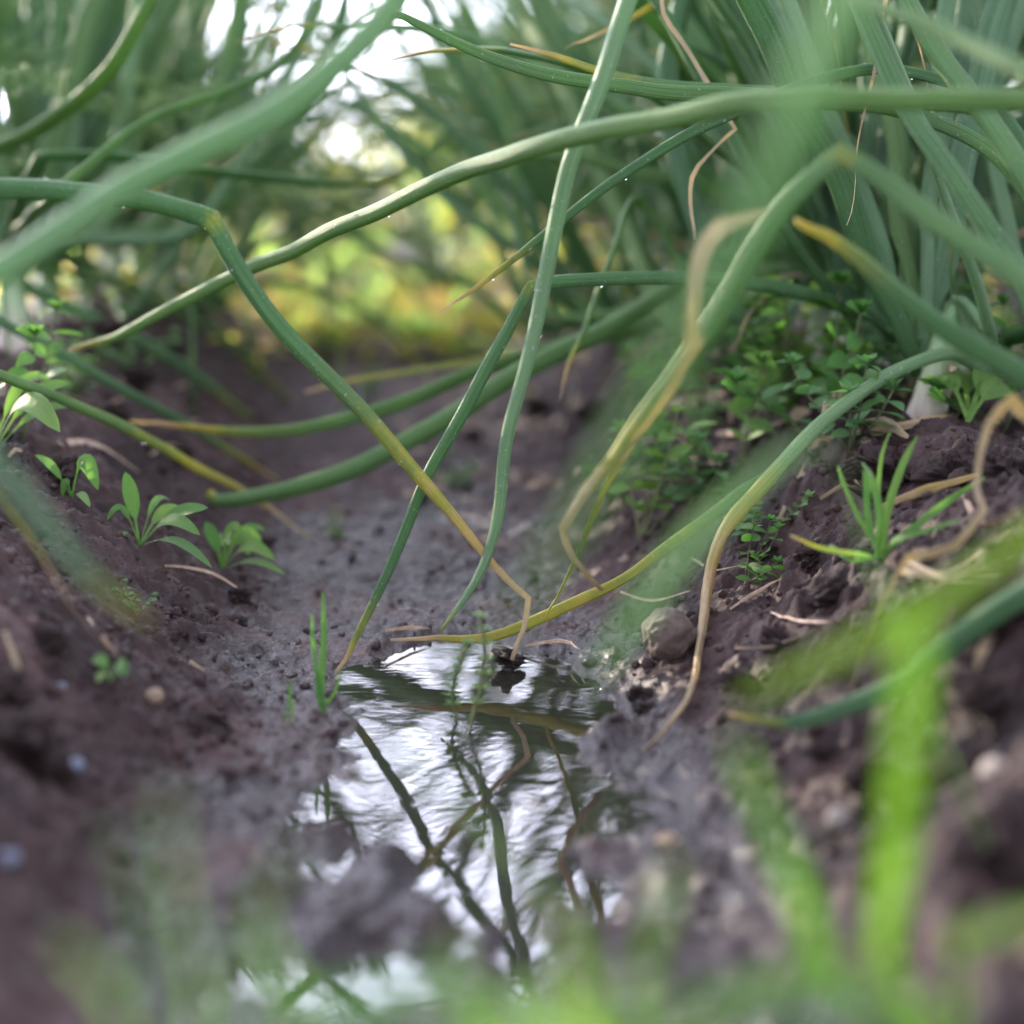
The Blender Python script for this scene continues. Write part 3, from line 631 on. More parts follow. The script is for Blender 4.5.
hl(A6, [(1000, 160, .80, 18), (900, 110, .80, 20), (800, 100, .79, 20), (700, 93, .785, 19), (620, 85, .78, 18), (560, 78, .78, 17), (500, 62, .78, 15), (440, 36, .78, 12), (380, 8, .78, 7)], M_onion, seed=36, droplets=25)
hl(A6, [(1000, 120, .84, 18), (860, 100, .84, 18), (740, 92, .83, 15), (660, 85, .82, 14), (600, 72, .82, 12, .2), (555, 56, .82, 9, .4), (510, 44, .82, 3, .8)], M_onion, seed=37)
hl(A6, [(990, 330, .92, 36), (900, 200, .93, 26), (800, 90, .94, 24), (730, 0, .95, 20), (690, -80, .96, 12)], M_onion, seed=39)
hl(A6, [(1040, 330, .9, 25), (1000, 200, .9, 26), (985, 60, .9, 23), (975, -60, .9, 22)], M_blue, seed=40)
# withered hanging threads and curls
hl(A4, [(800, -60, .84, 4, .8), (700, -50, .83, 4, .9), (662, 0, .83, 5, .9), (688, 48, .83, 6, .9), (712, 95, .83, 5, .9), (735, 132, .83, 5, .85), (718, 146, .83, 4, .9), (692, 178, .83, 5, .9), (695, 240, .83, 4, .9)], M_onion, seed=42, flat=.35, twist=3, wrink=.4, kinks=(5,), label='thin brown withered thread')
hl(A3, [(900, -30, .78, 5, .9), (880, 20, .78, 7, .9), (878, 60, .78, 8, .95), (858, 150, .79, 8, .9), (855, 200, .79, 5, .9), (847, 225, .79, 4, .9)], M_onion, seed=43, flat=.35, twist=4, wrink=.4, label='thin pale brown withered thread')
hl(A5, [(720, 320, 1.0, 10), (640, 200, .97, 12), (610, 260, .94, 13), (585, 330, .93, 13), (570, 360, .925, 9, .4), (560, 400, .92, 5, .9)], M_onion, seed=44)
hl(A5, [(700, 340, 1.1, 26), (640, 250, 1.12, 23), (590, 120, 1.14, 24), (530, -20, 1.16, 20), (505, -80, 1.17, 14)], M_onion, seed=45)
hl(A5, [(690, 330, 1.05, 24), (620, 220, 1.1, 26), (550, 60, 1.15, 28), (480, -60, 1.2, 18)], M_onion, seed=46)
hl(A5, [(760, 340, 1.02, 20), (700, 230, 1.0, 28), (670, 90, .99, 30), (690, -40, .98, 22)], M_blue, seed=47)
hl(A4, [(880, 350, .95, 24), (800, 250, .92, 26), (740, 150, .9, 26), (690, 60, .9, 28), (640, -20, .9, 26), (600, -80, .9, 14)], M_onion, seed=48)
hl(A4, [(890, 340, .97, 24), (860, 200, .97, 32), (800, 60, .97, 32), (750, -60, .97, 20)], M_blue, seed=49)

A7 = hero_plant(float(xc(1.25))+.24, 1.25, 'onion plant in the right row whose thin leaves lean left across the gap')
A8 = hero_plant(float(xc(1.5))+.24, 1.5, 'blurred onion plant in the right row fanning its leaves left over the furrow')
L6 = hero_plant(float(xc(1.6))-.25, 1.6, 'blurred onion plant in the left row fanning its leaves right over the furrow')
for q, (pl, pts) in enumerate([
  (A7, [(640, 330, 1.25, 16), (560, 220, 1.22, 17), (480, 100, 1.2, 16), (420, -10, 1.2, 12), (400, -60, 1.2, 6)]),
  (A7, [(620, 340, 1.25, 13), (530, 260, 1.2, 14), (440, 190, 1.18, 13), (370, 110, 1.16, 10), (310, 20, 1.15, 6)]),
  (A7, [(650, 300, 1.25, 15), (600, 180, 1.25, 16), (540, 60, 1.25, 15), (500, -60, 1.25, 9)]),
  (A7, [(600, 320, 1.2, 12), (520, 200, 1.15, 13), (430, 110, 1.12, 12), (340, 60, 1.1, 9), (270, 40, 1.1, 4, .6)]),
  (A7, [(660, 320, 1.25, 14), (640, 180, 1.3, 15), (620, 30, 1.3, 14), (610, -70, 1.3, 8)]),
  (A8, [(560, 330, 1.5, 12), (480, 220, 1.45, 13), (400, 140, 1.4, 12), (320, 90, 1.4, 8), (270, 85, 1.4, 4)]),
  (A8, [(570, 320, 1.5, 12), (520, 180, 1.5, 13), (470, 50, 1.5, 12), (450, -50, 1.5, 7)]),
  (A8, [(550, 330, 1.5, 10), (460, 280, 1.45, 11), (380, 250, 1.42, 10), (300, 200, 1.4, 7), (250, 170, 1.4, 3)]),
  (A8, [(540, 330, 1.5, 10), (470, 130, 1.5, 11), (380, 10, 1.5, 9), (330, -60, 1.5, 5)]),
  (L6, [(180, 290, 1.6, 12), (230, 180, 1.55, 13), (290, 80, 1.5, 12), (340, -30, 1.5, 7)]),
  (L6, [(190, 300, 1.6, 11), (280, 230, 1.5, 12), (370, 190, 1.45, 11), (450, 130, 1.4, 8), (500, 60, 1.4, 4)]),
  (L6, [(180, 290, 1.6, 11), (210, 150, 1.6, 12), (230, 20, 1.6, 11), (235, -60, 1.6, 7)]),
  (L6, [(200, 300, 1.6, 10), (270, 280, 1.55, 11), (340, 300, 1.5, 10), (400, 340, 1.48, 8), (430, 380, 1.47, 4, .6)]),
  (L6, [(170, 290, 1.6, 12), (150, 150, 1.6, 13), (110, 20, 1.6, 12), (95, -60, 1.6, 7)])]):
    hl(pl, pts, [M_onion, M_blue][q % 2], seed=300+q)
fill(A7, R1, 4, 2.0, 1.2, (.05, .4)); fill(A8, R1, 4, 2.0, 1.2, (.05, .4)); fill(L6, R1, 5, 1.5, 1.5, (.02, .35)); fill(L5, R1, 4, 1.5, 1.5, (.02, .3)); fill(A3, R1, 3, 1.6, 1.2, (.05, .4)); fill(A4, R1, 3, 1.8, 1.2, (.05, .4))

RU = random.Random(77)
for q in range(13):
    pl = [L5, L6, L4][q % 3]; d0 = [1.3, 1.6, 1.2][q % 3]; x0 = [40, 180, 60][q % 3]; xt = 10+q*27+RU.uniform(-10, 10); wd = RU.uniform(13, 21)*1.25/d0
    hl(pl, [(x0*.5+xt*.5, 230, d0, wd), (x0*.2+xt*.8, 130, d0, wd), (xt, 20, d0, wd*.95), (xt+RU.uniform(-25, 25), -90, d0, wd*.6), (xt+RU.uniform(-45, 45), -190, d0, wd*.15)], [M_onion, M_blue][q % 2], seed=500+q)
for q in range(26):
    fromright = q % 2 == 0; pl = [A7, A8, A5][q % 3] if fromright else [L6, L5][(q//2) % 2]
    d0 = RU.uniform(1.15, 1.65); wd = RU.uniform(7, 12); y0 = RU.uniform(270, 330); x0 = RU.uniform(540, 640) if fromright else RU.uniform(120, 220)
    sg = -1 if fromright else 1; L_ = RU.uniform(60, 300); top = RU.uniform(-80, 190)
    hl(pl, [(x0, y0, d0, wd), (x0+sg*L_*.30, y0+(top-y0)*.45, d0, wd), (x0+sg*L_*.65, y0+(top-y0)*.82, d0, wd*.85), (x0+sg*L_, top+RU.uniform(-20, 40), d0, wd*.5, 0), (x0+sg*L_*1.25, top+RU.uniform(-10, 90), d0, wd*.15, .8)], [M_onion, M_blue, M_dill][q % 3], seed=700+q)
# yellowed stalk lying over the head of the puddle
e = empty('dry_leaf', P(600, 590, .79), 'x', 'fallen leaf'); e.location = (0, 0, 0); bpy.data.objects.remove(e)
def loose(name, label, cat, pts, mat, flat=.8, group=None, kinks=(), seed=0, **kw):
    x, y, z = ground_at(min(max(pts[0][0], -200), 1200), max(pts[0][1], 260)) if False else (P(*pts[0][:3]).x, P(*pts[0][:3]).y, P(*pts[0][:3]).z)
    class D: pass
    dmy = bpy.data.objects.new('tmp', None); dmy.location = (x, y, z)
    rows = []
    for r in pts:
        d = clampd(r[0], r[1], r[2], W(r[3], r[2])); rows.append([P(r[0], r[1], d), W(r[3], d), r[4] if len(r) > 4 else 0])
    x, y, z = rows[0][0]
    o = onion_leaf_from(dmy, rows, mat, kinks, flat=flat, name=name, seed=seed, **kw)
    o.parent = None; o.location = (x, y, z); bpy.data.objects.remove(dmy)
    return tag(o, label, cat, group)
loose('fallen_leaf', 'yellowed round onion leaf lying across the head of the puddle', 'fallen leaf', [(390, 640, .765, 3, .9), (440, 638, .765, 7, .5), (480, 637, .765, 12, .35), (530, 620, .77, 14, .35), (585, 596, .775, 14, .35), (635, 572, .785, 12, .3), (690, 530, .80, 14, .1), (740, 492, .82, 14), (775, 470, .84, 8)], M_onion, seed=60)

loose('withered_leaf', 'beige curled dead leaf hanging from the green leaves towards the puddle head', 'dead leaf', [(770, 212, .575, 5, .9), (752, 217, .57, 14, .95), (718, 226, .565, 19, 1), (697, 255, .565, 21, 1), (690, 305, .57, 18, 1), (696, 345, .58, 20, .95), (672, 388, .61, 17, .95), (636, 440, .66, 15, .9), (607, 487, .70, 14, .3), (575, 556, .745, 13, .1), (546, 617, .765, 7, .4)], M_onion, kinks=(5,), seed=41, flat=.3, twist=1.0, wrink=.25)

LIFT = [.003]
def on_ground(pxs, w, lift=None):
    """rows lying on the terrain along pixel list"""
    r = []
    for i, (px, py) in enumerate(pxs):
        x, y, z = ground_at(px, py); r.append([Vector((x, y, z+LIFT[0]+w*.4)), w, 0.9])
    return r
def straw(pxs, w, label, dry=.9, mat=None, group=None, name='dry_straw', cat='straw'):
    rows = on_ground(pxs, w)
    for r in rows: r[2] = dry
    rows[0][1] = w*.6; rows[-1][1] = w*.3
    dmy = bpy.data.objects.new('tmp', None); dmy.location = rows[0][0].copy()
    o = onion_leaf_from(dmy, rows, mat or M_onion, (), flat=.5, name=name, seed=len(label), wob=.0015, wrink=.3)
    o.parent = None; o.location = rows[0][0]; bpy.data.objects.remove(dmy)
    return tag(o, label, cat, group)
straw([(60, 450), (100, 458), (140, 476)], .0065, 'thick brown broken twig on the left bank above the rosette weed', .95, M_straw)
straw([(165, 570), (200, 585), (250, 605)], .0018, 'thin brown root thread below the rosette weed', .95, M_straw)
straw([(88, 625), (105, 650), (122, 664)], .0018, 'thin pale root thread on the left slope', .9, M_straw)
straw([(5, 645), (15, 670), (25, 690)], .0022, 'short pale straw at the left edge of the slope', .9)
straw([(190, 674), (205, 680)], .003, 'small flat tan chip of straw left of the puddle', .85)
straw([(630, 450), (690, 440), (740, 445), (800, 420)], .003, 'long reddish dry stem running through the weeds on the right bank', .8, M_straw)
straw([(740, 380), (743, 400), (748, 425)], .004, 'short upright pale shred of onion skin on the right bank', 1)
straw([(700, 400), (740, 415), (770, 400), (800, 385)], .004, 'curled dry leaf shred under the onion necks', .85)
straw([(730, 615), (760, 600), (780, 590)], .0016, 'thin pale straw on the right bank above the stone', .9, M_straw)
straw([(640, 690), (665, 680), (685, 672)], .0018, 'dark little twig beside the brown stone', .9, M_bark)
straw([(735, 665), (770, 655), (815, 640)], .0018, 'dark twig on the soil right of the orange leaf tip', .9, M_bark)
straw([(900, 590), (950, 570), (1010, 545)], .004, 'dry brown stem on the right bank under the beige leaf', .85)
straw([(880, 520), (930, 500), (1000, 480)], .004, 'yellowish dry stem behind the grass tuft', .6)
straw([(1020, 625), (990, 650), (975, 680)], .005, 'pale curled dry leaf end at the right edge', .95)
straw([(525, 655), (560, 652), (580, 660)], .0018, 'thin reddish root at the head of the puddle', .8, M_straw)
straw([(385, 640), (410, 634), (430, 640)], .002, 'thin brown stem end left of the puddle head', .8, M_straw)
straw([(600, 390), (640, 350), (660, 360)], .004, 'bent tan straw at the foot of the onion row', .8)
straw([(560, 440), (575, 400), (568, 370)], .004, 'pinkish dry leaf shred hanging behind the crossed leaves', .9)

RL = random.Random(8)
for i, (a_, lb) in enumerate([([(930, 600), (970, 575), (1015, 560)], 'thin straw under the beige leaf at the right edge'), ([(905, 570), (950, 585), (1000, 590)], 'pale crossing straw low at the right edge'), ([(960, 500), (990, 530), (1020, 520)], 'curled tan shred behind the beige leaf at the right edge'),
        ([(820, 500), (850, 490), (875, 505)], 'short brown stalk left of the grass tuft'), ([(770, 620), (800, 630), (840, 622)], 'thin root lying right of the orange leaf tip'), ([(690, 560), (715, 580), (740, 575)], 'reddish stalk lying left of the arched leaf'), ([(620, 600), (650, 612), (690, 600)], 'thin stalk just above the brown stone')]):
    straw(a_, [.002, .0025, .004, .0025, .0014, .0018, .0014][i], lb, [.95, .9, 1, .8, .9, .8, .85][i], [M_straw, M_onion][i % 2])
for i in range(34):
    LIFT[0] = RL.choice([.003, .003, .012, .022]); px = RL.uniform(620, 1010); py = RL.uniform(345, 455); a_ = RL.uniform(-.5, .5)+RL.choice([0, 0, 1.3]); L_ = RL.uniform(20, 60)
    straw([(px, py), (px+L_*.5*math.cos(a_), py+L_*.3*math.sin(a_)-6), (px+L_*math.cos(a_), py+L_*.6*math.sin(a_))], RL.uniform(.003, .008), 'withered leaf scrap in the litter under the right onion row', RL.choice([.8, .9, 1.0]), RL.choice([M_onion, M_straw]), 'withered leaf scraps under the right row', 'leaf_scrap', 'dead leaf')
LIFT[0] = .003
for i in range(9):
    px = RL.uniform(0, 300); py = RL.uniform(380, 460); a_ = RL.uniform(-.5, .5); L_ = RL.uniform(15, 45)
    straw([(px, py), (px+L_*.5*math.cos(a_), py+L_*.3*math.sin(a_)-4), (px+L_*math.cos(a_), py+L_*.6*math.sin(a_))], RL.uniform(.0012, .003), 'withered scrap lying on the left furrow crest', RL.choice([.8, .9, 1.0]), M_straw, 'withered scraps on the left crest', 'leaf_scrap', 'dead leaf')

# ------------------------------------------------------------------ weeds
def chickweed(seed, hgt=.05, n=6, mat=None, leafL=.008):
    R = random.Random(seed); e = empty('chickweed', (0, 0, 0), 'x', 'weed')
    st = MB(); fo = MB()
    for b in range(n):
        az = R.random()*6.28; el = R.uniform(.5, 1.35); p = Vector((0, 0, 0)); L = hgt*R.uniform(.6, 1.15); k = 6; pts = [p.copy()]
        for i in range(k):
            el += R.uniform(-.12, .16); az += R.uniform(-.3, .3)
            p = p+Vector((math.cos(az)*math.cos(el), math.sin(az)*math.cos(el), math.sin(el)))*L/k; p.z = max(p.z, .002); pts.append(p.copy())
            if i >= 1:
                ax = R.random()*6.28
                for sgn in (0, PI):
                    an = ax+sgn; s = leafL*(.75+.5*R.random())*(1.1 if i < k-1 else .7)
                    dr = Vector((math.cos(an), math.sin(an), R.uniform(-.2, .7)))
                    fo.leafoval(p, dr, Vector((R.uniform(-.9, .9), R.uniform(-1.3, .3), 1)), s*1.35, s*.40, 0, R.uniform(.0, .35), 5)
        for q in range(5):
            an = q*1.26+R.random(); fo.leafoval(p, Vector((math.cos(an), math.sin(an), R.uniform(.6, 1.6))), Vector((0, 0, 1)), leafL*.8, leafL*.28, 0, .1, 4)
        st.tube(pts, [.0008*(1-.4*i/k) for i in range(k+1)], None, None, 6)
    st.build('stem', M_stem, e); fo.build('foliage', mat or M_weed, e)
    return e
cw = [chickweed(70, .065, 4, M_weed, .0085), chickweed(71, .055, 4, M_weedb, .0095), chickweed(72, .075, 3, M_weed, .0115), chickweed(73, .055, 5, M_weedb, .0065)]
cwu = set()
def put_weed(k, px, py, sc, label, group=None, rz=None):
    if k in cwu: o = copy_tree(cw[k])
    else: o = cw[k]; cwu.add(k)
    x, y, z = ground_at(px, py); o.location = (x, y, z-.002); o.scale = (sc,)*3; o.rotation_euler = (0, 0, random.random()*6.28 if rz is None else rz)
    return tag(o, label, 'weed', group)
spots = [(0, 640, 540, 1.0, 'bushy chickweed at the foot of the right bank, leftmost of the weeds'), (1, 690, 505, .9, 'dusty chickweed beside the leftmost bushy weed'), (2, 735, 470, 1.0, 'loose leafy weed in the middle of the right bank'),
         (3, 700, 440, 1.0, 'small leaved weed under the curled beige leaf'), (0, 770, 430, .95, 'chickweed growing over the dry leaf shreds'), (2, 820, 440, 1.1, 'tall upright weed in front of the right onion necks'),
         (1, 850, 450, 1.0, 'dusty weed right of the tall upright weed'), (3, 880, 410, 1.0, 'small leaved weed between the onion necks'), (0, 740, 585, .55, 'little weed beside the arched leaf with the orange tip'),
         (2, 790, 400, .9, 'leafy weed directly under the folded over onion leaf'), (3, 660, 480, .8, 'small sprig of chickweed above the yellowed fallen leaf'), (1, 930, 405, .9, 'dusty weed at the pale onion neck'),
         (0, 715, 395, .9, 'chickweed at the back of the right bank near the pale shred'), (3, 610, 500, .7, 'low chickweed nearest the furrow floor on the right'), (2, 1000, 430, .9, 'leafy weed at the right edge behind the beige leaf'), (1, 860, 385, .8, 'small dusty weed in front of the reddish onion neck'),
         (1, 755, 535, .6, 'tiny dusty weed on bare soil right of the arched leaf'), (0, 345, 540, .3, 'tiny seedling on the furrow floor left of the crossed leaves'), (3, 370, 400, .7, 'blurred weed on the far furrow floor'), (0, 330, 350, 1.0, 'blurred weed patch at the far left foot of the ridge'),
         (2, 20, 440, .9, 'weed with pointed leaves at the left edge on the bank top'), (1, 75, 400, .8, 'small weed on the crest behind the left bank'), (3, 130, 380, .9, 'low weed on the left crest under the blue leaf'), (3, 455, 490, .5, 'tiny blurred weed behind the crossing leaves'), (0, 285, 590, .0, None), (3, 135, 620, .32, 'tiny pale seedling on the left slope')]
for k, px, py, sc, lab in spots:
    if lab: put_weed(k, px, py, sc, lab, 'low weeds along the furrow')
# pad of extra weeds under the row at right
for i in range(9):
    px = random.randint(640, 1020); py = random.randint(345, 420)
    put_weed(random.randrange(4), px, py, random.uniform(.7, 1.05), 'low green weed in the mat under the right onion row', 'weed mat under the right onion row')

def leafy(name, x, y, z, leaves, label, cat, mat=M_weed, group=None):
    """leaves: list of (tip px, tip py, depth, width m, bow) from a base point, each a part"""
    e = empty(name, (x, y, z), label, cat, group)
    for (px, py, d, w, bow, L) in leaves:
        w *= .68
        tip = P(px, py, d)-Vector((x, y, z)); pts = []; ws = []; n = 14
        for i in range(n+1):
            t = i/n; p = tip*t+Vector((0, 0, bow*math.sin(PI*t))); pts.append(p)
            stalk = .16; ws.append(w*stalk if t < .3 else w*(stalk+(1-stalk)*math.sin(PI*min(1, (t-.3)/.7)**.8)**.8) if t < 1 else w*.03)
        mb = MB(); mb.ribbon(pts, ws, [0]*(n+1), up=Vector((0, -.6, .8)), fold=.2, twist=L); o = mb.build('leaf', mat, e)
    return e
x, y, z = ground_at(140, 552); D0 = (P(0, 0, 1).y and y/ cp)
dd = (Vector((x, y, z-CAMZ))).dot(Vector((0, cp, -sp)))
leafy('rosette_weed', x, y, z, [(125, 472, dd-.005, .0055, .004, .2), (208, 508, dd-.02, .0055, .006, .3), (200, 535, dd-.03, .0050, .010, .4), (212, 568, dd-.035, .004, .008, -.2), (107, 520, dd-.01, .003, .012, 0), (112, 552, dd-.02, .0022, .008, 0), (185, 512, dd+.02, .005, .008, .5), (170, 500, dd+.02, .003, .01, .2)], 'rosette weed with oval stalked leaves on the left bank', 'weed')
x, y, z = ground_at(222, 568); dd = (Vector((x, y, z-CAMZ))).dot(Vector((0, cp, -sp)))
leafy('rosette_weed', x, y, z, [(205, 522, dd, .005, .004, .2), (240, 530, dd-.01, .005, .01, .2), (262, 545, dd, .006, .012, .5), (275, 560, dd-.02, .005, .01, .3), (285, 575, dd-.02, .004, .006, -.3), (230, 545, dd-.03, .005, .01, .8), (250, 555, dd+.02, .005, .012, .8), (215, 545, dd+.02, .005, .01, -.5), (265, 530, dd+.02, .004, .01, .3)], 'low weed with toothed looking leaves right of the taller rosette', 'weed')
x, y, z = ground_at(72, 500); dd = (Vector((x, y, z-CAMZ))).dot(Vector((0, cp, -sp)))
leafy('seedling', x, y, z, [(35, 455, dd, .0035, .004, .2), (98, 490, dd-.01, .006, .016, .3), (90, 507, dd-.02, .003, .004, 0), (62, 498, dd, .003, .008, 0)], 'seedling with one bright bent leaf above the rosette weed', 'weed')
x, y, z = ground_at(112, 690); dd = (Vector((x, y, z-CAMZ))).dot(Vector((0, cp, -sp)))
leafy('seedling', x, y, z, [(92, 662, dd, .004, .004, .2), (126, 676, dd-.01, .0045, .005, .3), (98, 682, dd-.01, .003, .003, .3)], 'two leaved seedling low on the left mud slope', 'weed')
x, y, z = ground_at(20, 440); 
leafy('broad_leaved_weed', x, y-.05, z, [(60, 432, .80, .009, .02, .3), (5, 385, .82, .006, .01, .2), (70, 382, .86, .006, .01, .3), (40, 372, .85, .005, .01, .3), (-30, 410, .80, .008, .01, 0), (85, 408, .88, .005, .01, 0)], 'broad leaved weed at the left edge with a drooping pale leaf', 'weed')
x, y, z = ground_at(968, 425)
leafy('broad_leaved_weed', x, y, z, [(925, 385, .88, .010, .012, .2), (1000, 380, .88, .012, .012, .3), (960, 372, .90, .012, .01, .3), (1015, 400, .86, .010, .01, .2)], 'weed with broad bright leaf beside the pale onion neck', 'weed')

def tuft(name, base, blades, label, cat='grass', mat=M_lime, group=None, near=1.0, thin=1.0):
    blades = [[(r[0], r[1], r[2]*near, r[3]*thin)+tuple(r[4:]) for r in bl] for bl in blades]
    e = empty(name, base, label, cat, group); b = Vector(base)
    for bl in blades:
        rows = [[b+Vector((random.uniform(-.002, .002), random.uniform(-.002, .002), 0)), W(bl[0][3], bl[0][2])*.5, 0]]
        for r in bl: rows.append([P(r[0], r[1], r[2]), W(r[3], r[2]), r[4] if len(r) > 4 else 0])
        sp_ = spline(rows, .004); mb = MB()
        mb.ribbon([r[0]-b for r in sp_], [r[1]*.5 for r in sp_], [r[2] for r in sp_], up=Vector((0, -.8, .6)), fold=.3, twist=random.uniform(-.4, .4))
        mb.build('blade', mat, e)
    return e
x, y, z = ground_at(690 and 882, 562); dd = (Vector((x, y, z-CAMZ))).dot(Vector((0, cp, -sp)))
tuft('grass_tuft', (x, y, z), [[(868, 520, dd, 9), (866, 478, dd, 8), (862, 470, dd, 2)], [(880, 520, dd-.01, 10), (872, 480, dd-.01, 9), (862, 462, dd, 2)], [(888, 510, dd, 10), (905, 460, dd, 9), (918, 436, dd, 2)], [(878, 500, dd+.01, 6), (882, 455, dd+.01, 5), (890, 432, dd+.01, 2)],
     [(860, 520, dd, 7), (842, 480, dd, 6), (838, 466, dd, 2)], [(905, 535, dd-.01, 10), (950, 500, dd, 9), (985, 478, dd, 3)], [(860, 555, dd-.02, 7), (820, 548, dd-.02, 6, .2), (790, 535, dd-.02, 3, .7)], [(850, 560, dd-.01, 6), (830, 545, dd, 4)], [(895, 540, dd-.02, 8), (930, 530, dd-.03, 7), (960, 520, dd-.04, 3)]],
     'bright green grass tuft sprouting on bare soil of the right bank', mat=M_weed)
x, y, z = ground_at(322, 712); dd = (Vector((x, y, z-CAMZ))).dot(Vector((0, cp, -sp)))
tuft('grass_sprout', (x, y, z), [[(322, 680, dd, 8), (324, 640, dd, 8), (323, 592, dd, 3)], [(318, 680, dd, 6), (313, 640, dd, 5), (312, 615, dd, 2)], [(330, 700, dd, 5), (336, 690, dd, 4), (340, 672, dd, 2)], [(310, 722, dd-.005, 7), (300, 728, dd-.01, 3)], [(318, 700, dd, 4), (316, 672, dd, 2)]], 'thin grass sprout at the left edge of the puddle', mat=M_weed)
x, y, z = ground_at(290, 722); dd = (Vector((x, y, z-CAMZ))).dot(Vector((0, cp, -sp)))
tuft('grass_sprout', (x, y, z), [[(290, 700, dd, 5), (290, 682, dd, 3)], [(293, 712, dd, 3), (294, 700, dd, 2)]], 'tiny single grass sprout left of the thin grass sprout', mat=M_weed)
# two sprigs standing in the water
def sprig(px, py, h, n, label, seed):
    R = random.Random(seed); x, y = gpix(px, py); e = empty('water_sprig', (x, y, -.006), label, 'weed')
    pts = []; fo = MB(); st = MB()
    for i in range(n+1):
        t = i/n; pts.append(Vector((.004*math.sin(t*4+seed), 0, t*(h+.006))))
        if t > .25:
            ax = R.random()*3
            for q in range(4):
                an = ax+q*PI/2; fo.leafoval(pts[-1], Vector((math.cos(an), math.sin(an), .5)), Vector((0, 0, 1)), .0050*(1.15-.3*t), .0014, 0, .2, 4)
    st.tube(pts, [.0007]*(n+1), None, None, 6); st.build('stem', M_stem, e); fo.build('foliage', M_weed, e)
sprig(462, 718, .032, 10, 'short whorled sprig standing in the puddle, left of its taller neighbour', 3)
sprig(476, 732, .048, 9, 'taller sprig standing in the puddle with few leaves', 5)

# ------------------------------------------------------------------ blurred foreground
g = lambda x, y: (x, y, hz(x, y)-.002)
tuft('grass_tuft', g(.10, .345), [[(885, 960, .33, 40), (893, 860, .315, 52), (903, 750, .30, 56), (912, 650, .285, 50), (905, 600, .28, 24)],
     [(830, 980, .33, 36), (800, 900, .32, 40), (765, 820, .31, 38), (735, 745, .30, 16)], [(960, 940, .32, 30), (1010, 925, .31, 38), (1060, 915, .30, 30), (1110, 930, .30, 12)]], 'tall blurred lime grass tuft in the lower right foreground', near=.98, thin=.80)
tuft('grass_tuft', g(.235, .36), [[(1160, 640, .35, 40), (1080, 520, .33, 44), (1000, 560, .33, 48), (930, 610, .33, 52), (860, 645, .33, 48), (790, 678, .33, 38), (735, 705, .33, 12)], [(1140, 600, .36, 30), (1090, 540, .36, 30), (1050, 560, .36, 12)]], 'blurred lime grass leaning in from the right edge', near=1.0, thin=.68)
tuft('grass_tuft', g(.02, .33), [[(590, 1010, .29, 34), (575, 960, .285, 34), (555, 915, .28, 14)], [(470, 1020, .29, 36), (462, 980, .285, 34), (450, 930, .28, 14)], [(640, 990, .3, 34), (660, 920, .3, 36), (672, 860, .3, 16)], [(700, 1010, .3, 30), (790, 975, .29, 40), (860, 960, .28, 30), (900, 990, .28, 12)],
     [(600, 960, .36, 14), (540, 890, .38, 16), (470, 820, .40, 18), (385, 740, .42, 6)]], 'blurred grass tuft at the bottom centre of the frame', near=1.0, thin=.6)
tuft('grass_tuft', g(-.075, .31), [[(300, 1000, .27, 40), (270, 960, .265, 26), (255, 910, .26, 8)], [(200, 1000, .27, 24), (180, 900, .265, 20), (165, 790, .26, 8)], [(120, 1010, .26, 30), (90, 970, .255, 26), (60, 940, .25, 8)], [(360, 1010, .27, 40), (400, 980, .265, 30), (440, 960, .26, 10)], [(240, 980, .28, 14), (260, 900, .28, 16), (300, 840, .28, 6)], [(150, 980, .28, 12), (130, 880, .28, 14), (110, 820, .28, 6)]], 'blurred grass tuft in the lower left foreground', mat=M_weed, near=1.0, thin=.5)
tuft('grass_tuft', g(.05, .25), [[(560, 1060, .23, 50), (450, 1010, .225, 60), (330, 1010, .22, 60), (230, 1040, .22, 24)], [(620, 1060, .23, 50), (720, 1010, .225, 60), (860, 1005, .22, 60), (960, 1030, .22, 24)], [(590, 1070, .23, 50), (560, 1020, .225, 56), (530, 1008, .22, 50), (470, 1020, .22, 26)]], 'pale grass tuft right under the lens along the bottom edge', mat=M_weed, thin=.45)
tuft('grass_tuft', g(.13, .42), [[(870, 560, .40, 5), (845, 470, .37, 5), (805, 446, .35, 10), (750, 485, .34, 28), (695, 540, .335, 36), (645, 605, .33, 34), (594, 680, .33, 12)]], 'single blurred blade of grass slanting over the brown stone', mat=M_dill, thin=.85)

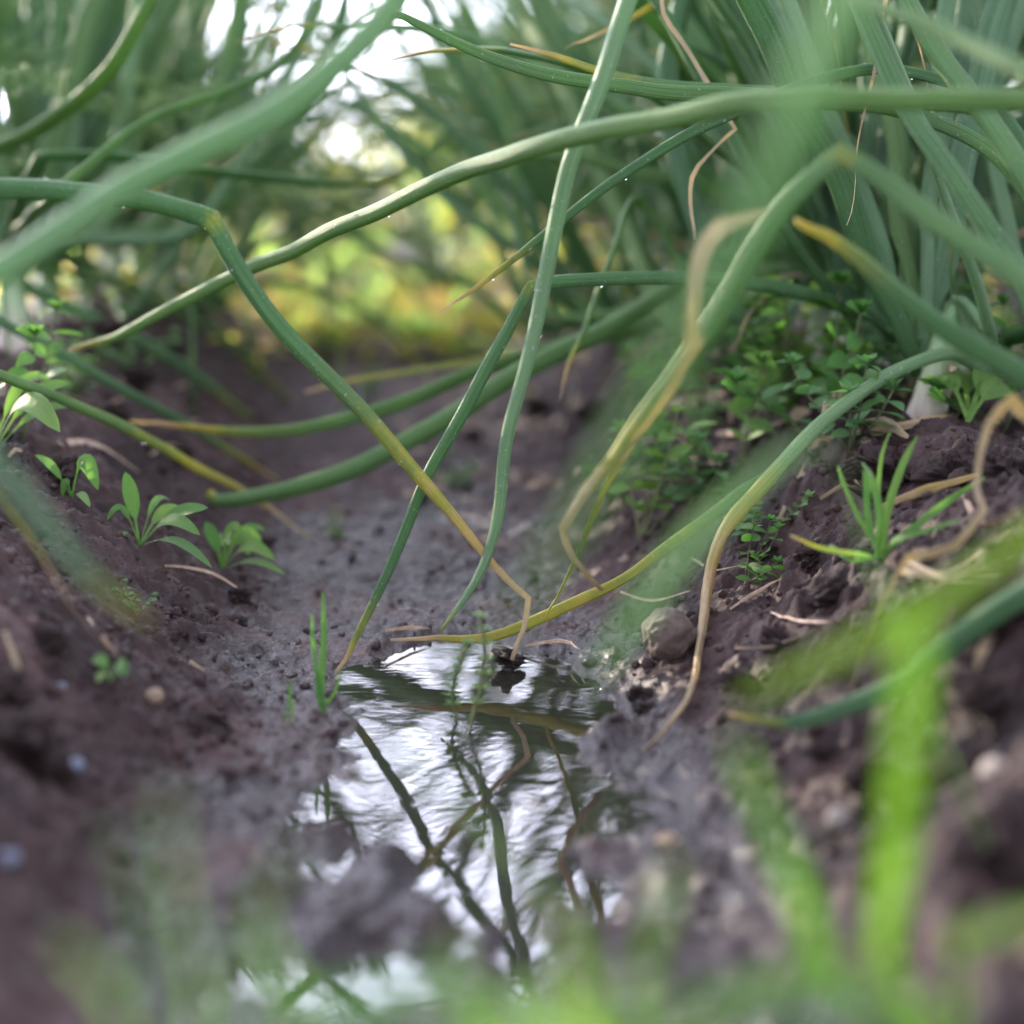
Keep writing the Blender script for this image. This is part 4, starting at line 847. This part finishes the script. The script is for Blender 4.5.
# ------------------------------------------------------------------ dill
def dill(seed, h=.45, nf=8, dens=5):
    R = random.Random(seed); e = empty('dill_plant', (0, 0, 0), 'x', 'dill plant')
    top = Vector((R.uniform(-.05, .05), R.uniform(-.05, .05), h)); mb = MB(); mb.tube([top*(i/8) for i in range(9)], [.0022*(1-.6*i/8) for i in range(9)], None, None, 6); mb.build('stem', M_dill, e)
    for f in range(nf):
        t = R.uniform(.35, 1); p0 = top*t; az = R.random()*6.28; L = R.uniform(.10, .2); el = R.uniform(.2, .9); pts = [p0]; mb = MB(); p = p0.copy(); n = 9
        for i in range(n):
            el -= .10; p = p+Vector((math.cos(az)*math.cos(el), math.sin(az)*math.cos(el), math.sin(el)))*L/n; pts.append(p.copy())
            if i > 1:
                for s in (-1, 1):
                    a2 = az+s*R.uniform(.6, 1.1); l2 = L*.38*(1.1-i/n)*R.uniform(.7, 1.2); q = p.copy(); qq = [q.copy()]; e2 = el+R.uniform(-.3, .4)
                    for j in range(dens):
                        q = q+Vector((math.cos(a2)*math.cos(e2), math.sin(a2)*math.cos(e2), math.sin(e2)))*l2/dens; qq.append(q.copy())
                        for s2 in (-1, 1):
                            a3 = a2+s2*R.uniform(.4, .9); e3 = e2+R.uniform(-.5, .5); l3 = l2*.42
                            r = q+Vector((math.cos(a3)*math.cos(e3), math.sin(a3)*math.cos(e3), math.sin(e3)))*l3
                            mb.tube([q, (q+r)/2+Vector((0, 0, .001)), r], [.00055, .0005, .0003], None, None, 3, cap=False)
                    mb.tube(qq, [.0005]*len(qq), None, None, 3, cap=False)
        mb.tube(pts, [.0010*(1-.6*i/n) for i in range(n+1)], None, None, 4, cap=False); mb.build('frond', M_dill, e)
    return e
dl = [dill(1), dill(2, .38, 8), dill(3, .5, 9)]; du = set()
for i, (k, x, y, sc, lab) in enumerate([(0, -.33, 1.12, .6, 'feathery dill plant at the far left edge among the leaves'), (1, -.22, 1.45, .9, 'feathery dill plant left of the furrow at its near end'), (2, -.2, 1.8, 1.0, 'feathery dill plant in the gap between the rows'), (0, -.05, 2.1, .85, 'blurred dill plant at the far end of the furrow'), (1, -.26, 2.0, 1, 'blurred dill plant behind the left row'), (2, .02, 1.8, .7, 'feathery dill plant right of the furrow gap'), (2, -.12, 2.5, 1.0, 'dill plant standing in the far furrow mouth'), (0, -.3, 2.7, 1.05, 'dill plant behind the far furrow mouth on its left'), (1, .05, 2.9, 1.1, 'dill plant behind the far furrow mouth on its right'), (0, -.23, 1.22, .75, 'small dill plant on the left crest'), (2, -.14, 1.42, .75, 'dill plant leaning over the furrow from the left'), (0, -.26, 1.95, 1.1, 'tall dill plant against the bright sky gap'), (2, -.12, 2.25, 1.0, 'blurred dill plant right of the bright sky gap')]):
    if k in du: o = copy_tree(dl[k])
    else: o = dl[k]; du.add(k)
    o.location = g(x, y); o.rotation_euler = (0, 0, i*1.3); o.scale = (sc,)*3; tag(o, lab, 'dill plant', 'dill plants among the onions')

# ------------------------------------------------------------------ far background: sunlit weeds, bushes
R = random.Random(4); mb = MB()
for i in range(17000):
    y = 1.9+R.random()**1.7*11; x = R.uniform(-1, 1)*(.45*y+.6)-.09*y
    h = R.uniform(.02, .30)*(1 if y > 3.0 else .4*(y-1.7)/1.3+.05); z = hz(x, y) if False else .03; L = R.uniform(.02, .07)
    an = R.random()*6.28; b = Vector((x, y, z+h)); mb.leafoval(b, Vector((math.cos(an), math.sin(an), R.uniform(-.5, 1.3))), Vector((R.uniform(-1, 1), R.uniform(-1, 1), 1)), L, L*R.uniform(.12, .35), R.choice([0, 0, 0, 0, 0, .2, .35, .7, .9]), .2, 3)
for i in range(500):
    y = R.uniform(1.5, 2.6); x = float(xc(y))+R.choice([-1, 1])*R.uniform(.10, .36); an = R.random()*6.28; L = R.uniform(.015, .05)
    mb.leafoval(Vector((x, y, float(H(np.array([x]), np.array([y]), False)[0])+R.uniform(.002, .03))), Vector((math.cos(an), math.sin(an), R.uniform(-.1, 1.0))), Vector((R.uniform(-1, 1), R.uniform(-1, 1), 1)), L, L*R.uniform(.1, .25), R.choice([0, 0, .2, .65, .8, .95]), .3, 3)
o = mb.build('ground_cover', M_far); tag(o, 'sunlit yellow green weeds covering the field beyond the onion rows', 'ground cover', kind='stuff')
def bush(seed, n=2600, r=1.0, h=1.1):
    R = random.Random(seed); e = empty('bush', (0, 0, 0), 'x', 'bush'); fo = MB(); tk = MB()
    lobes = [(Vector((R.uniform(-.6, .6)*r, R.uniform(-.4, .4)*r, R.uniform(.3, .85)*h)), R.uniform(.22, .42)*r) for _ in range(11)]
    for c, rr in lobes:
        tk.tube([Vector((0, 0, -.05)), c*.5+Vector((R.uniform(-.05, .05), 0, 0)), c], [.03, .016, .005], None, None, 6)
    for i in range(n):
        c, rr = R.choice(lobes); v = Vector((R.gauss(0, 1), R.gauss(0, 1), R.gauss(0, 1))).normalized()*rr*R.uniform(.5, 1.1); b = c+v
        if b.z < 0.02: continue
        L = R.uniform(.04, .09); an = R.random()*6.28
        fo.leafoval(b, Vector((math.cos(an), math.sin(an), R.uniform(-.8, .6))), Vector((R.uniform(-1, 1), R.uniform(-1, 1), 1)), L, L*.3, R.choice([0, 0, 0, .2, .35]), .15, 3)
    tk.build('trunk', M_bark, e); fo.build('crown', M_far, e); return e
bs_ = [bush(1), bush(2), bush(3)]; bu = set()
for i, (k, x, y, sc, lab) in enumerate([(0, -2.6, 7.5, .22, 'low round bush at the left of the far field edge'), (1, -1.3, 7.0, .3, 'low sunlit bush behind the gap between the rows'), (2, -.2, 6.5, .48, 'yellowish bush right of the gap at the field edge'), (0, 1.6, 7.5, .9, 'taller bush behind the right onion row'), (1, 3.0, 7.0, 1.0, 'large bush at the far right of the field edge'), (2, -4.0, 8.5, .5, 'bush at the far left end of the field edge'), (1, 4.5, 8, 1.1, 'outermost bush on the far right')]):
    if k in bu: o = copy_tree(bs_[k])
    else: o = bs_[k]; bu.add(k)
    o.location = (x, y, .05); o.rotation_euler = (0, 0, i*1.1); o.scale = (sc,)*3; tag(o, lab, 'bush', 'bushes at the far field edge')

# ------------------------------------------------------------------ light
SUN_EL = math.radians(15); SUN_AZ = math.radians(-44)   # ahead and to the left
w = bpy.data.worlds.new('World'); S.world = w; w.use_nodes = True; nt = w.node_tree; ns = nt.nodes; ls = nt.links
for n_ in list(ns): ns.remove(n_)
out = nd(ns, 'ShaderNodeOutputWorld'); bg = nd(ns, 'ShaderNodeBackground'); bg.inputs['Strength'].default_value = .15
sky = nd(ns, 'ShaderNodeTexSky', sky_type='NISHITA', sun_disc=False, sun_elevation=SUN_EL, sun_rotation=SUN_AZ); sky.air_density = 1; sky.dust_density = 1.5
tc = nd(ns, 'ShaderNodeTexCoord').outputs['Generated']; mp = nd(ns, 'ShaderNodeMapping'); mp.inputs['Scale'].default_value = (1, 1, 2.5); ls.new(tc, mp.inputs[0])
cn = noise_n(ns, ls, mp.outputs[0], 2.6, 6, .6, .4); cr = ramp(ns, [(.30, (.45, .45, .45)), (.62, (1, 1, 1))]); ls.new(cn.outputs['Fac'], cr.inputs[0])
bw = nd(ns, 'ShaderNodeRGBToBW'); ls.new(sky.outputs[0], bw.inputs[0])
cm = nd(ns, 'ShaderNodeMath', operation='MULTIPLY_ADD'); ls.new(bw.outputs[0], cm.inputs[0]); cm.inputs[1].default_value = 1.15; cm.inputs[2].default_value = 2.2
# added brightness boost on the cloud colour ahead, for the puddle reflection
sx_ = nd(ns, 'ShaderNodeSeparateXYZ'); ls.new(tc, sx_.inputs[0])
fy = nd(ns, 'ShaderNodeMapRange', interpolation_type='SMOOTHSTEP'); ls.new(sx_.outputs[1], fy.inputs[0]); fy.inputs[1].default_value = -.1; fy.inputs[2].default_value = .85; fy.inputs[3].default_value = 1.25; fy.inputs[4].default_value = 2.8
cmm = nd(ns, 'ShaderNodeMath', operation='MULTIPLY'); ls.new(cm.outputs[0], cmm.inputs[0]); ls.new(fy.outputs[0], cmm.inputs[1]); cm = cmm
cm2 = nd(ns, 'ShaderNodeMath', operation='MULTIPLY'); ls.new(cm.outputs[0], cm2.inputs[0]); cm2.inputs[1].default_value = 1.28; cb = nd(ns, 'ShaderNodeCombineColor'); ls.new(cm.outputs[0], cb.inputs[0]); cmg = nd(ns, 'ShaderNodeMath', operation='MULTIPLY'); ls.new(cm.outputs[0], cmg.inputs[0]); cmg.inputs[1].default_value = 1.02; ls.new(cmg.outputs[0], cb.inputs[1]); ls.new(cm2.outputs[0], cb.inputs[2])
ls.new(mixc(ns, ls, cr.outputs[0], sky.outputs[0], cb.outputs[0]), bg.inputs['Color']); ls.new(bg.outputs[0], out.inputs['Surface'])
sd = bpy.data.lights.new('sun', 'SUN'); sd.energy = 5.0; sd.angle = math.radians(.6); sd.color = (1, .86, .66); so = bpy.data.objects.new('sun', sd); COL.objects.link(so)
dirv = Vector((math.sin(SUN_AZ)*math.cos(SUN_EL), math.cos(SUN_AZ)*math.cos(SUN_EL), math.sin(SUN_EL)))
so.rotation_euler = dirv.to_track_quat('Z', 'Y').to_euler(); so.location = (-3, 4, 3)

S.view_settings.view_transform = 'Standard'; S.view_settings.look = 'None'; S.view_settings.exposure = 1.75; S.view_settings.gamma = 1
S.render.engine = 'CYCLES'; S.cycles.max_bounces = 8; S.cycles.transparent_max_bounces = 8
S.render.resolution_x = 1024; S.render.resolution_y = 1024
